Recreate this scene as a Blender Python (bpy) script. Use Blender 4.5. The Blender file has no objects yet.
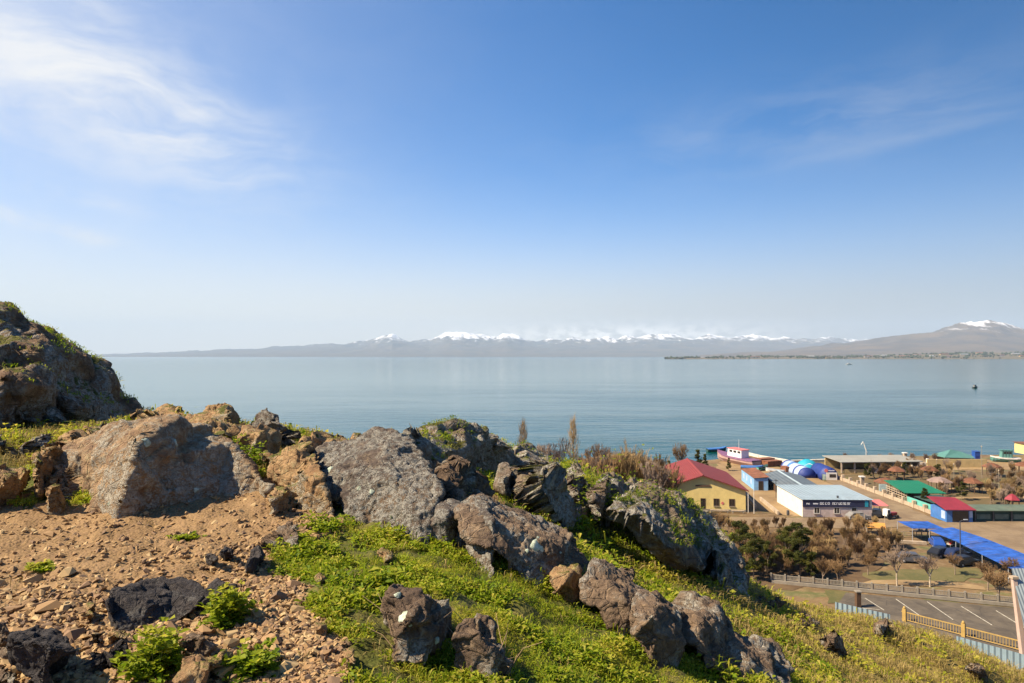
import bpy, bmesh, math, random
import numpy as np
from mathutils import Vector, Matrix
from mathutils.geometry import delaunay_2d_cdt

random.seed(7)
RNG = np.random.default_rng(11)
S = bpy.context.scene
COL = S.collection
rad = math.radians

# ------------------------------------------------------------------ camera, sky, sun, exposure
EYE = 33.0
F = 1024 * 24.0 / 36.0
HOR = 355.5
PITCH = math.atan((HOR - 341.5) / F)
cam = bpy.data.cameras.new('camera'); cam.lens = 24.0; cam.sensor_width = 36.0
cam.clip_start = 0.1; cam.clip_end = 120000
co = bpy.data.objects.new('camera', cam); COL.objects.link(co)
co.location = (0, 0, EYE); co.rotation_euler = (math.pi / 2 + PITCH, 0, 0)
S.camera = co

SUN_AZ = -103.0      # degrees clockwise from +Y (forward); negative = to the left
SUN_EL = 44.0
sun = bpy.data.lights.new('sun', 'SUN'); sun.energy = 5.0; sun.angle = rad(0.5); sun.color = (1.0, 0.85, 0.62)
so = bpy.data.objects.new('sun', sun); COL.objects.link(so)
sd = Vector((math.sin(rad(SUN_AZ)) * math.cos(rad(SUN_EL)), math.cos(rad(SUN_AZ)) * math.cos(rad(SUN_EL)), math.sin(rad(SUN_EL))))
so.rotation_euler = sd.to_track_quat('Z', 'Y').to_euler(); so.location = (-30, 0, 80)

S.view_settings.view_transform = 'Standard'
S.view_settings.look = 'None'
S.view_settings.exposure = 1.08
S.view_settings.gamma = 1.0
S.render.engine = 'CYCLES'
S.cycles.use_denoising = True
S.cycles.max_bounces = 6
S.cycles.transparent_max_bounces = 6
S.cycles.volume_bounces = 1
S.cycles.sample_clamp_indirect = 6.0
S.cycles.caustics_reflective = False; S.cycles.caustics_refractive = False

class NT:
    """small node-tree writer"""
    def __init__(s, tree): s.t = tree; s.n = tree.nodes; s.l = tree.links
    def new(s, typ, **kw):
        n = s.n.new(typ)
        for k, v in kw.items(): setattr(n, k, v)
        return n
    def put(s, sock, v):
        if isinstance(v, bpy.types.NodeSocket): s.l.new(v, sock)
        elif v is not None:
            if isinstance(v, (tuple, list)) and len(v) == 3 and sock.type == 'RGBA': v = (*v, 1)
            sock.default_value = v
    def m(s, op, a, b=None, c=None, clamp=False):
        n = s.new('ShaderNodeMath', operation=op); n.use_clamp = clamp
        s.put(n.inputs[0], a)
        if b is not None: s.put(n.inputs[1], b)
        if c is not None: s.put(n.inputs[2], c)
        return n.outputs[0]
    def ramp(s, fac, a, b, x=0.0, y=1.0):
        n = s.new('ShaderNodeMapRange', interpolation_type='SMOOTHSTEP')
        s.put(n.inputs[0], fac); s.put(n.inputs[1], a); s.put(n.inputs[2], b); s.put(n.inputs[3], x); s.put(n.inputs[4], y)
        return n.outputs[0]
    def mix(s, fac, a, b):
        n = s.new('ShaderNodeMix', data_type='RGBA')
        s.put(n.inputs[0], fac); s.put(n.inputs[6], a); s.put(n.inputs[7], b)
        return n.outputs[2]
    def noise(s, vec, scale, detail=4, rough=0.55, dist=0.0, out=0):
        n = s.new('ShaderNodeTexNoise')
        if vec is not None: s.put(n.inputs['Vector'], vec)
        n.inputs['Scale'].default_value = scale; n.inputs['Detail'].default_value = detail
        n.inputs['Roughness'].default_value = rough; n.inputs['Distortion'].default_value = dist
        return n.outputs[out]
    def voro(s, vec, scale, feature='F1', out='Distance', rnd=1.0):
        n = s.new('ShaderNodeTexVoronoi', feature=feature)
        if vec is not None: s.put(n.inputs['Vector'], vec)
        n.inputs['Scale'].default_value = scale; n.inputs['Randomness'].default_value = rnd
        return n.outputs[out]
    def scalevec(s, vec, k, rot=(0, 0, 0), loc=(0, 0, 0)):
        n = s.new('ShaderNodeMapping'); s.put(n.inputs[0], vec)
        n.inputs['Scale'].default_value = k; n.inputs['Rotation'].default_value = rot; n.inputs['Location'].default_value = loc
        return n.outputs[0]
    def bump(s, h, strength=0.5, dist=0.02, normal=None):
        n = s.new('ShaderNodeBump'); s.put(n.inputs['Height'], h)
        n.inputs['Strength'].default_value = strength; n.inputs['Distance'].default_value = dist
        if normal is not None: s.put(n.inputs['Normal'], normal)
        return n.outputs[0]

# world: Nishita sky plus thin high cloud laid out by compass direction
W = bpy.data.worlds.new('World'); S.world = W; W.use_nodes = True
w = NT(W.node_tree)
for n in list(w.n): w.n.remove(n)
sky = w.new('ShaderNodeTexSky', sky_type='NISHITA')
sky.sun_disc = False; sky.sun_elevation = rad(SUN_EL); sky.sun_rotation = rad(SUN_AZ)
sky.altitude = 1900; sky.air_density = 1.0; sky.dust_density = 1.6; sky.ozone_density = 4.5
tc = w.new('ShaderNodeTexCoord').outputs['Generated']
sep = w.new('ShaderNodeSeparateXYZ'); w.put(sep.inputs[0], tc)
az = w.m('MULTIPLY', w.m('ARCTAN2', sep.outputs[0], sep.outputs[1]), 57.29578)
el = w.m('MULTIPLY', w.m('ARCSINE', sep.outputs[2]), 57.29578)
def cxyz(x, y, z=0.0):
    n = w.new('ShaderNodeCombineXYZ'); w.put(n.inputs[0], x); w.put(n.inputs[1], y); w.put(n.inputs[2], z); return n.outputs[0]
def blob(a0, e0, ang, sa, se):
    c, s_ = math.cos(rad(ang)), math.sin(rad(ang))
    da = w.m('SUBTRACT', az, a0); de = w.m('SUBTRACT', el, e0)
    u = w.m('ADD', w.m('MULTIPLY', da, c / sa), w.m('MULTIPLY', de, s_ / sa))
    v = w.m('ADD', w.m('MULTIPLY', da, -s_ / se), w.m('MULTIPLY', de, c / se))
    r2 = w.m('ADD', w.m('MULTIPLY', u, u), w.m('MULTIPLY', v, v))
    return w.m('EXPONENT', w.m('MULTIPLY', r2, -1.0))
vec = cxyz(az, el)
warp = w.noise(w.scalevec(vec, (0.10, 0.16, 1)), 1.0, 3, 0.5, 0, 1)
vw = w.new('ShaderNodeVectorMath', operation='MULTIPLY_ADD')
w.put(vw.inputs[0], warp); vw.inputs[1].default_value = (5, 5, 0); w.put(vw.inputs[2], vec)
fib = w.noise(w.scalevec(vw.outputs[0], (0.07, 0.42, 1), (0, 0, rad(14))), 1.0, 8, 0.62, 0.3)
lump = w.noise(w.scalevec(vw.outputs[0], (0.13, 0.26, 1), (0, 0, rad(14))), 1.0, 6, 0.6, 0.2)
tex = w.ramp(w.m('ADD', w.m('MULTIPLY', fib, 0.55), w.m('MULTIPLY', lump, 0.45)), 0.36, 0.66)
c1 = w.m('MULTIPLY', blob(-30.5, 18.0, -17, 11, 4.0), w.m('ADD', w.m('MULTIPLY', tex, 1.0), 0.22))
c1b = w.m('MULTIPLY', blob(-40, 24.0, -24, 9, 6.0), w.m('ADD', w.m('MULTIPLY', tex, 0.75), 0.35))
c2 = w.m('MULTIPLY', blob(-36, 9.3, -12, 6.5, 0.55), w.m('MULTIPLY', tex, 0.9))
c2b = w.m('MULTIPLY', blob(-33, 11.3, -10, 4, 0.5), w.m('MULTIPLY', tex, 0.5))
c3 = w.m('MULTIPLY', blob(25, 17.3, 3, 15, 3.0), w.m('MULTIPLY', tex, 0.24))
c3b = w.m('MULTIPLY', blob(29, 15.3, 6, 6, 0.5), w.m('MULTIPLY', fib, 0.26))
c5 = w.m('MULTIPLY', blob(-55, 14, 0, 40, 30), w.m('ADD', w.m('MULTIPLY', lump, 0.3), 0.36))
bk = w.noise(w.scalevec(vec, (0.18, 0.5, 1), (0, 0, 0), (3, 1, 0)), 1.0, 5, 0.55)
c4 = w.m('MULTIPLY', blob(10, 1.2, 0, 38, 4.2), w.m('ADD', 0.5, w.m('MULTIPLY', bk, 0.4)))
c6 = w.m('MULTIPLY', blob(9, 1.7, 0, 11, 0.8), w.ramp(w.noise(w.scalevec(vec, (0.9, 1.6, 1)), 1.0, 5, 0.6), 0.35, 0.6, 0.1, 0.9))
veil = w.m('MULTIPLY', blob(0, 0.0, 0, 130, 9), 0.86)
cl = c1
for c in (c1b, c2, c2b, c3, c3b, c5, c4, veil):   # screen-like union of the cloud layers
    cl = w.m('SUBTRACT', 1.0, w.m('MULTIPLY', w.m('SUBTRACT', 1.0, cl, clamp=True), w.m('SUBTRACT', 1.0, c, clamp=True)))
hs = w.new('ShaderNodeHueSaturation'); w.put(hs.inputs['Color'], sky.outputs[0]); hs.inputs['Saturation'].default_value = 1.32
warm = w.ramp(el, 2.0, 14.0)
side = w.ramp(az, -25, 48)          # the sky is brighter and whiter on the sun's side
ccol = w.mix(side, w.mix(warm, (5.1, 4.7, 4.05), (4.8, 4.8, 4.8)), w.mix(warm, (2.4, 2.25, 2.0), (3.2, 3.3, 3.5)))
dim = w.new('ShaderNodeMix', data_type='RGBA', blend_type='MULTIPLY'); w.put(dim.inputs[0], w.ramp(az, -5, 50, 0, 1)); w.put(dim.inputs[6], hs.outputs[0]); w.put(dim.inputs[7], (0.60, 0.58, 0.58))
skyc = w.mix(c6, w.mix(cl, dim.outputs[2], ccol), (7.4, 6.9, 6.2))
bg = w.new('ShaderNodeBackground'); w.put(bg.inputs[0], skyc); bg.inputs[1].default_value = 0.094
wo = w.new('ShaderNodeOutputWorld'); w.l.new(bg.outputs[0], wo.inputs[0])

# ------------------------------------------------------------------ view helpers: pixel + distance -> a place in the world
cp, sp = math.cos(PITCH), math.sin(PITCH)
def P(px, py, Y):
    xc = (px - 512) / F; zc = -(py - 341.5) / F
    yy = cp - sp * zc; zz = sp + cp * zc
    t = Y / yy
    return np.array([t * xc, Y, EYE + t * zz])
def G(px, py, z=1.0):
    xc = (px - 512) / F; zc = -(py - 341.5) / F
    yy = cp - sp * zc; zz = sp + cp * zc
    t = (z - EYE) / zz
    return (t * xc, t * yy)
def proj(X, Y, Z):
    dz = Z - EYE
    yc = cp * Y + sp * dz; zc = -sp * Y + cp * dz
    return 512 + F * X / yc, 341.5 - F * zc / yc

# ------------------------------------------------------------------ numpy noise
_perm = np.random.default_rng(5).permutation(512).astype(np.int64)
_g3 = np.random.default_rng(6).normal(size=(512, 3)); _g3 /= np.linalg.norm(_g3, axis=1)[:, None]
def _h(i, j, k): return _perm[(_perm[(_perm[i & 511] + j) & 511] + k) & 511]
def gnoise(p):
    p = np.asarray(p, float); i = np.floor(p).astype(np.int64); f = p - i
    u = f * f * f * (f * (f * 6 - 15) + 10); r = 0
    for dx in (0, 1):
        for dy in (0, 1):
            for dz in (0, 1):
                g = _g3[_h(i[:, 0] + dx, i[:, 1] + dy, i[:, 2] + dz)]
                d = (g * (f - (dx, dy, dz))).sum(1)
                r = r + d * (u[:, 0] if dx else 1 - u[:, 0]) * (u[:, 1] if dy else 1 - u[:, 1]) * (u[:, 2] if dz else 1 - u[:, 2])
    return r * 1.6
def fbm(p, oct=4, lac=2.03, gain=0.5):
    a, r = 1.0, 0; p = np.asarray(p, float)
    for o in range(oct):
        r = r + a * gnoise(p + o * 17.3); p = p * lac; a *= gain
    return r
def ridged(p, oct=4, gain=0.5):
    a, r = 1.0, 0; p = np.asarray(p, float)
    for o in range(oct):
        r = r + a * (1 - 2 * np.abs(gnoise(p + o * 9.1))); p = p * 2.03; a *= gain
    return r
def cells(p):
    """nearest random cell: returns f1, f2, offset vector, cell hash"""
    p = np.asarray(p, float); i = np.floor(p).astype(np.int64)
    n = len(p); f1 = np.full(n, 9.0); f2 = np.full(n, 9.0); off = np.zeros((n, 3)); hh = np.zeros(n, np.int64)
    for dx in (-1, 0, 1):
        for dy in (-1, 0, 1):
            for dz in (-1, 0, 1):
                h = _h(i[:, 0] + dx, i[:, 1] + dy, i[:, 2] + dz)
                c = i + (dx, dy, dz) + 0.5 + _g3[h] * 0.45
                d = p - c; q = (d * d).sum(1)
                b = q < f1
                f2 = np.where(b, f1, np.minimum(f2, q))
                f1 = np.where(b, q, f1); off[b] = d[b]; hh[b] = h[b]
    return np.sqrt(f1), np.sqrt(f2), off, hh

# ------------------------------------------------------------------ mesh helpers
class MB:
    def __init__(s): s.v = []; s.f = []; s.mi = []
    def add(s, vs, fs):
        b = len(s.v); s.v += [tuple(map(float, x)) for x in vs]; s.f += [tuple(b + i for i in q) for q in fs]; return s
    def box(s, x0, x1, y0, y1, z0, z1):
        return s.add([(x0, y0, z0), (x1, y0, z0), (x1, y1, z0), (x0, y1, z0), (x0, y0, z1), (x1, y0, z1), (x1, y1, z1), (x0, y1, z1)],
                     [(3, 2, 1, 0), (4, 5, 6, 7), (0, 1, 5, 4), (1, 2, 6, 5), (2, 3, 7, 6), (3, 0, 4, 7)])
    def prism(s, prof, y0, y1):       # profile in x,z drawn counter-clockwise seen from -y
        n = len(prof)
        vs = [(x, y0, z) for x, z in prof] + [(x, y1, z) for x, z in prof]
        return s.add(vs, [tuple(range(n)), tuple(range(2 * n - 1, n - 1, -1))] + [(i, n + i, n + (i + 1) % n, (i + 1) % n) for i in range(n)])
    def slab(s, pts, t):              # a sheet of any polygon with thickness downwards
        n = len(pts); lo = [(x, y, z - t) for x, y, z in pts]
        return s.add(list(pts) + lo, [tuple(range(n)), tuple(range(2 * n - 1, n - 1, -1))] + [(i, n + i, n + (i + 1) % n, (i + 1) % n) for i in range(n)])
    def tube(s, p0, p1, r0, r1=None, n=6, cap=True):
        r1 = r0 if r1 is None else r1
        p0 = Vector(p0); p1 = Vector(p1); d = (p1 - p0)
        if d.length < 1e-6: return s
        d.normalize(); a = d.orthogonal().normalized(); b = d.cross(a)
        vs = []
        for p, r in ((p0, r0), (p1, r1)):
            for i in range(n):
                t = 2 * math.pi * i / n; vs.append(p + (a * math.cos(t) + b * math.sin(t)) * r)
        fs = [(i, (i + 1) % n, n + (i + 1) % n, n + i) for i in range(n)]
        if cap: fs += [tuple(range(n - 1, -1, -1)), tuple(range(n, 2 * n))]
        return s.add(vs, fs)
    def lathe(s, prof, n=16, c=(0, 0)):
        vs = []; 
        for r, z in prof:
            for i in range(n):
                t = 2 * math.pi * i / n; vs.append((c[0] + r * math.cos(t), c[1] + r * math.sin(t), z))
        fs = []
        for k in range(len(prof) - 1):
            for i in range(n):
                j = (i + 1) % n; fs.append((k * n + i, k * n + j, (k + 1) * n + j, (k + 1) * n + i))
        fs += [tuple(range(n - 1, -1, -1)), tuple(range((len(prof) - 1) * n, len(prof) * n))]
        return s.add(vs, fs)
    def loft(s, rings, closed=True, caps=True):
        n = len(rings[0]); b = [p for r in rings for p in r]; fs = []
        for k in range(len(rings) - 1):
            for i in range(n if closed else n - 1):
                j = (i + 1) % n; fs.append((k * n + i, k * n + j, (k + 1) * n + j, (k + 1) * n + i))
        if caps: fs += [tuple(range(n - 1, -1, -1)), tuple(range((len(rings) - 1) * n, len(rings) * n))]
        return s.add(b, fs)
    def mesh(s, name):
        me = bpy.data.meshes.new(name); me.from_pydata(s.v, [], s.f); me.update(); return me
    def build(s, name, mat, parent=None, smooth=False, bevel=0):
        me = s.mesh(name)
        bm = bmesh.new(); bm.from_mesh(me); bmesh.ops.recalc_face_normals(bm, faces=bm.faces)
        if bevel: bmesh.ops.bevel(bm, geom=[e for e in bm.edges], offset=bevel, segments=1, affect='EDGES', clamp_overlap=True)
        bm.to_mesh(me); bm.free()
        if smooth: me.shade_smooth()
        me.materials.append(mat)
        return link(name, me, parent)
def link(name, me, parent=None):
    o = bpy.data.objects.new(name, me); COL.objects.link(o)
    if parent is not None: o.parent = parent
    return o
def np_mesh(name, V, Q, mat, attrs=None, smooth=True):
    me = bpy.data.meshes.new(name); V = np.asarray(V, np.float32); Q = np.asarray(Q, np.int32)
    k = Q.shape[1]
    me.vertices.add(len(V)); me.vertices.foreach_set('co', V.ravel())
    me.loops.add(Q.size); me.loops.foreach_set('vertex_index', Q.ravel())
    me.polygons.add(len(Q)); me.polygons.foreach_set('loop_start', np.arange(0, Q.size, k, dtype=np.int32))
    me.polygons.foreach_set('loop_total', np.full(len(Q), k, np.int32))
    me.polygons.foreach_set('use_smooth', np.full(len(Q), smooth, bool))
    for nm, a in (attrs or {}).items():
        at = me.attributes.new(nm, 'FLOAT', 'POINT'); at.data.foreach_set('value', np.asarray(a, np.float32))
    me.update(calc_edges=True); me.validate()
    if mat: me.materials.append(mat)
    return me
def tag(o, label=None, cat=None, group=None, kind=None):
    if label: o['label'] = label
    if cat: o['category'] = cat
    if group: o['group'] = group
    if kind: o['kind'] = kind
    return o
def thing(name, label, cat, loc=(0, 0, 0), rz=0.0, group=None):
    o = bpy.data.objects.new(name, None); COL.objects.link(o); o.empty_display_size = 0.2
    o.location = loc; o.rotation_euler = (0, 0, rz)
    return tag(o, label, cat, group)
def copy_tree(o, parent=None):
    c = o.copy(); COL.objects.link(c); c.parent = parent
    for ch in [x for x in o.children]: copy_tree(ch, c)
    return c
def grid_quads(nr, nc, wrap=False):
    r = np.arange(nr - 1)[:, None]; c = np.arange(nc if wrap else nc - 1)[None, :]
    a = r * nc + c; b = r * nc + (c + 1) % nc
    return np.stack([a, b, b + nc, a + nc], -1).reshape(-1, 4)
def inpoly(px, py, poly):
    r = np.zeros(len(px), bool); n = len(poly)
    for i in range(n):
        x0, y0 = poly[i]; x1, y1 = poly[(i + 1) % n]
        if y0 == y1: continue
        c = ((y0 > py) != (y1 > py)) & (px < (x1 - x0) * (py - y0) / (y1 - y0) + x0); r ^= c
    return r

# ------------------------------------------------------------------ materials
MATS = {}
def newmat(name):
    m = bpy.data.materials.new(name); m.use_nodes = True; t = NT(m.node_tree)
    return m, t, t.n['Principled BSDF'], t.n['Material Output']
def plain(name, rgb, rough=0.75, var=0.18, scale=1.5, metal=0.0, bump=0.0, stripe=None, dirt=0.15, sstr=0.3):
    """painted / built surface: base colour with blotchy wear, optional corrugation (axis, period)"""
    if name in MATS: return MATS[name]
    m, t, b, _ = newmat(name)
    v = t.new('ShaderNodeTexCoord').outputs['Object']
    a = t.noise(v, scale, 5, 0.65)
    d = tuple(c * (1 - var) for c in rgb); h = tuple(min(1, c * (1 + var)) for c in rgb)
    col = t.mix(t.ramp(a, 0.3, 0.7), d, h)
    if dirt:
        g = t.noise(v, scale * 0.45, 7, 0.7)
        col = t.mix(t.ramp(g, 0.52, 0.78, 0, dirt * 2.5), col, (0.16, 0.12, 0.08))
    t.put(b.inputs['Base Color'], col); b.inputs['Roughness'].default_value = rough; b.inputs['Metallic'].default_value = metal
    h_ = None
    if stripe:
        sx = t.new('ShaderNodeSeparateXYZ'); t.put(sx.inputs[0], v)
        h_ = t.m('SINE', t.m('MULTIPLY', sx.outputs[stripe[0]], 2 * math.pi / stripe[1]))
        t.put(b.inputs['Normal'], t.bump(h_, sstr, stripe[1] * 0.22))
    elif bump: t.put(b.inputs['Normal'], t.bump(t.noise(v, scale * 6, 5, 0.6), bump, 0.03))
    MATS[name] = m; return m
# ------------------------------------------------------------------ the hill under the camera
CT = []
for px, py, Y in [(0,690,3.3),(150,690,3.3),(300,690,3.35),(450,690,3.5),(600,690,4.2),(750,690,5.8),(900,690,10.5),(-150,690,3.3),
        (-100,600,4.5),(50,600,4.5),(250,600,4.5),(450,605,4.75),(600,610,6.2),(700,625,8.3),(760,605,11.5),(800,645,9.3),(850,643,16),(862,628,22),
        (905,631,20),(945,650,23),(1000,696,23),
        (-100,520,6.6),(50,520,6.6),(250,520,6.7),(420,528,7.0),(590,562,7.6),(520,545,7.0),(660,560,10.5),(640,520,12.5),(560,490,15),(480,478,13.5),(745,582,14.5),(690,545,13),(760,596,15.5),(745,600,19),(800,606,19),
        (-60,430,13),(30,425,14.5),(130,425,12),(300,446,10.8),(400,462,11.5),(230,440,10.2),(620,492,18),(560,478,19),(460,470,17)]:
    CT.append(P(px, py, Y))
for x, y, z in [(0,0,-1.62),(-3,0,-1.5),(4,0,-2.3),(10,0,-5),(20,0,-10),(40,0,-22),(0,-10,-1.5),(-10,-4,-0.6),(-13,6,-0.9),(-20,-20,0.3),(10,-15,-4.5),
        (-20,19,0.6),(-26,22,0.5),(-36,20,0),(30,-20,-15),(60,0,-33),(70,-40,-36),(0,-40,-3),(-40,-40,0),(-60,0,-3),
        (-22,38,-5),(-22,60,-18),(-20,92,-35),(0,22,-5.0),(0,40,-11),(0,70,-26),(0,95,-36),(-60,40,-8),(-60,90,-34),(9,40,-13),(8,25,-9.0),
        (14,24,-11.0),(21,40,-17.5),(20,62,-29),(20,88,-37),(35,60,-31),(30,40,-21.5),(45,75,-37),(44,60,-33.5),(60,45,-34),(40,30,-23),(28,24,-18.5),(20,14,-13),(14,8,-8.2)]:
    CT.append(np.array([x, y, EYE + z]))
CT = np.array(CT)
def _tps(r2): return 0.5 * r2 * np.log(r2 + 1e-9)
_n = len(CT)
_A = np.zeros((_n + 3, _n + 3)); _d = ((CT[:, None, :2] - CT[None, :, :2]) ** 2).sum(-1)
_A[:_n, :_n] = _tps(_d) + np.eye(_n) * 0.15; _A[:_n, _n] = 1; _A[:_n, _n + 1:] = CT[:, :2]; _A[_n:, :_n] = _A[:_n, _n:].T
_w = np.linalg.solve(_A, np.r_[CT[:, 2], 0, 0, 0])
def hz0(X, Y):
    X = np.atleast_1d(X).astype(float).ravel(); Y = np.atleast_1d(Y).astype(float).ravel(); out = np.empty(len(X))
    for a in range(0, len(X), 60000):
        b = slice(a, a + 60000); d = (X[b, None] - CT[:, 0]) ** 2 + (Y[b, None] - CT[:, 1]) ** 2
        out[b] = _tps(d) @ _w[:_n] + _w[_n] + _w[_n + 1] * X[b] + _w[_n + 2] * Y[b]
    r = np.hypot(X, Y)
    return np.where(r > 70, np.minimum(out, EYE - 31 - (r - 70) * 0.25), out)
DIRT = [(-400, 470), (-30, 500), (60, 496), (118, 500), (200, 486), (262, 478), (300, 482), (330, 498), (345, 515), (300, 545), (285, 565), (315, 590), (340, 620), (352, 650), (345, 760), (235, 760), (-400, 760)]
DIRT2 = [(565, 575), (690, 590), (800, 670), (790, 690), (700, 655), (640, 640), (580, 606)]
def zone(X, Y, Z):
    """share of bare gravelly earth (1) against green turf (0) at a place on the hill, and how dry the turf is"""
    px, py = proj(X, np.maximum(Y, 0.4), Z)
    p3 = np.c_[X * 0.9, Y * 0.9, Z * 0]
    j = fbm(p3 * 1.6, 4); k = fbm(p3 * 1.9 + 31, 4)
    sc = 60 / np.maximum(Y, 2) * 2.2
    d = inpoly(px + j * sc, py + k * sc * 0.8, DIRT).astype(float)
    d = np.where((Y < 2.6), (X < 0.2).astype(float), d)
    patch = fbm(p3 * 0.55 + 7, 4)
    d = np.maximum(d, (patch > 0.55) * 0.8)
    dry = np.clip((px - 685) / 180 + fbm(p3 * 0.5 + 50, 4) * 0.8 + (Y > 12) * 0.25, 0, 1)
    dry = np.where((px < 380) & (py < 470), np.clip(0.35 + j * 0.7, 0, 1), dry)
    return np.clip(d, 0, 1), dry
def hz(X, Y):
    z = hz0(X, Y); X = np.atleast_1d(X).astype(float).ravel(); Y = np.atleast_1d(Y).astype(float).ravel()
    p = np.c_[X, Y, X * 0]; r = np.hypot(X, Y)
    return z + fbm(p * 0.33, 3) * 0.16 * np.clip(r / 10, 0.25, 2.5) + fbm(p * 1.7, 3) * 0.045 + fbm(p * 7.0 + 3, 3) * 0.012

_ang = np.r_[np.linspace(-48, 48, 820), np.linspace(48, 312, 190)[1:-1]]
_rr = 0.6 * 1.0115 ** np.arange(0, 455)
_rr = _rr[_rr < 112]
A_, R_ = np.meshgrid(np.radians(_ang), _rr)
HX = (R_ * np.sin(A_)).ravel(); HY = (R_ * np.cos(A_)).ravel()
HZ = hz(HX, HY)
HD, HDRY = zone(HX, HY, HZ)
_p = np.c_[HX, HY, HX * 0]
_near = np.clip((14 - np.hypot(HX, HY)) / 8, 0, 1)
HZv = HZ + HD * _near * (fbm(_p * 5, 4) * 0.016 + fbm(_p * 24, 3) * 0.008) + (1 - HD) * (fbm(_p * 2.6 + 9, 3) * 0.05)

def mat_hill():
    m, t, b, _ = newmat('hill earth and turf')
    v = t.new('ShaderNodeTexCoord').outputs['Object']
    at = t.new('ShaderNodeAttribute', attribute_name='dirt').outputs['Fac']
    dr = t.new('ShaderNodeAttribute', attribute_name='dry').outputs['Fac']
    n1 = t.noise(v, 2.2, 8, 0.7); n2 = t.noise(v, 26, 6, 0.7); vo = t.voro(v, 38, out='Color'); ve = t.voro(v, 38)
    vs = t.new('ShaderNodeSeparateColor'); t.put(vs.inputs[0], vo)
    earth = t.mix(t.ramp(n1, 0.3, 0.72), (0.125, 0.075, 0.036), (0.28, 0.175, 0.085))
    earth = t.mix(t.ramp(n2, 0.35, 0.75, 0, 0.6), earth, (0.36, 0.235, 0.11))
    earth = t.mix(t.m('MULTIPLY', t.ramp(vs.outputs[0], 0.45, 0.9), 0.55), earth, (0.24, 0.15, 0.085))
    turf = t.mix(t.ramp(n1, 0.35, 0.7), (0.065, 0.075, 0.015), (0.14, 0.12, 0.035))
    turf = t.mix(dr, turf, t.mix(n2, (0.16, 0.12, 0.035), (0.26, 0.19, 0.06)))
    turf = t.mix(t.ramp(n2, 0.55, 0.75, 0, 0.5), turf, (0.13, 0.08, 0.035))
    f = t.ramp(t.m('ADD', at, t.m('MULTIPLY', t.m('SUBTRACT', n2, 0.5), 0.6)), 0.3, 0.6)
    t.put(b.inputs['Base Color'], t.mix(f, turf, earth)); b.inputs['Roughness'].default_value = 0.95
    b.inputs['Specular IOR Level'].default_value = 0.15
    h = t.m('ADD', t.m('MULTIPLY', n2, 0.6), t.m('MULTIPLY', ve, -0.7))
    t.put(b.inputs['Normal'], t.bump(h, 0.7, 0.02))
    return m
hill = link('hill', np_mesh('hill', np.c_[HX, HY, HZv], grid_quads(len(_rr), len(_ang), True), mat_hill(), {'dirt': HD, 'dry': HDRY}))
tag(hill, kind='structure')

def Tray(px, py, lo=2.0, hi=80):
    """distance along a view ray at which the hill is met"""
    Ys = lo * (hi / lo) ** np.linspace(0, 1, 900)
    d = P(px, py, 1.0) - np.array([0, 0, EYE])
    z = EYE + Ys * d[2]; h = hz(d[0] * Ys, Ys)
    k = np.argmax(z < h)
    return Ys[k] if z[k] < h[k] else hi

# ------------------------------------------------------------------ lake, shore flat
def mat_water():
    m, t, b, _ = newmat('lake water')
    v = t.new('ShaderNodeTexCoord').outputs['Object']
    b.inputs['Base Color'].default_value = (0.002, 0.058, 0.052, 1); b.inputs['IOR'].default_value = 1.333
    b.inputs['Roughness'].default_value = 0.12; b.inputs['Specular IOR Level'].default_value = 0.40
    big = t.noise(t.scalevec(v, (0.004, 0.011, 1), (0, 0, 0.3)), 1.0, 5, 0.6)
    calm = t.ramp(big, 0.40, 0.60, 0.35, 1.0)
    a = t.noise(t.scalevec(v, (0.22, 0.5, 1), (0, 0, 0.35)), 1.0, 5, 0.6)
    c = t.noise(t.scalevec(v, (0.05, 0.13, 1), (0, 0, 0.25)), 1.0, 4, 0.55)
    sx_ = t.new('ShaderNodeSeparateXYZ'); t.put(sx_.inputs[0], v)
    calm = t.m('MULTIPLY', calm, t.m('MULTIPLY', t.ramp(sx_.outputs[0], -260, 190, 0.35, 1.3), t.ramp(sx_.outputs[1], 160, 1100, 1.25, 0.12)))   # breeze near the shore, calm farther out
    h = t.m('MULTIPLY', t.m('ADD', t.m('MULTIPLY', a, 0.30), t.m('MULTIPLY', c, 1.1)), calm)
    t.put(b.inputs['Normal'], t.bump(h, 1.0, 0.55))
    return m
_a = np.linspace(0, 2 * np.pi, 181)[:-1]; _r = np.array([0.1, 60, 300, 1500, 8000, 30500.])
WV = np.c_[(_r[:, None] * np.sin(_a)).ravel(), (_r[:, None] * np.cos(_a)).ravel(), np.zeros(len(_r) * len(_a))]
tag(link('lake_water', np_mesh('lake_water', WV, grid_quads(len(_r), len(_a), True), mat_water())), kind='structure')

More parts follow.
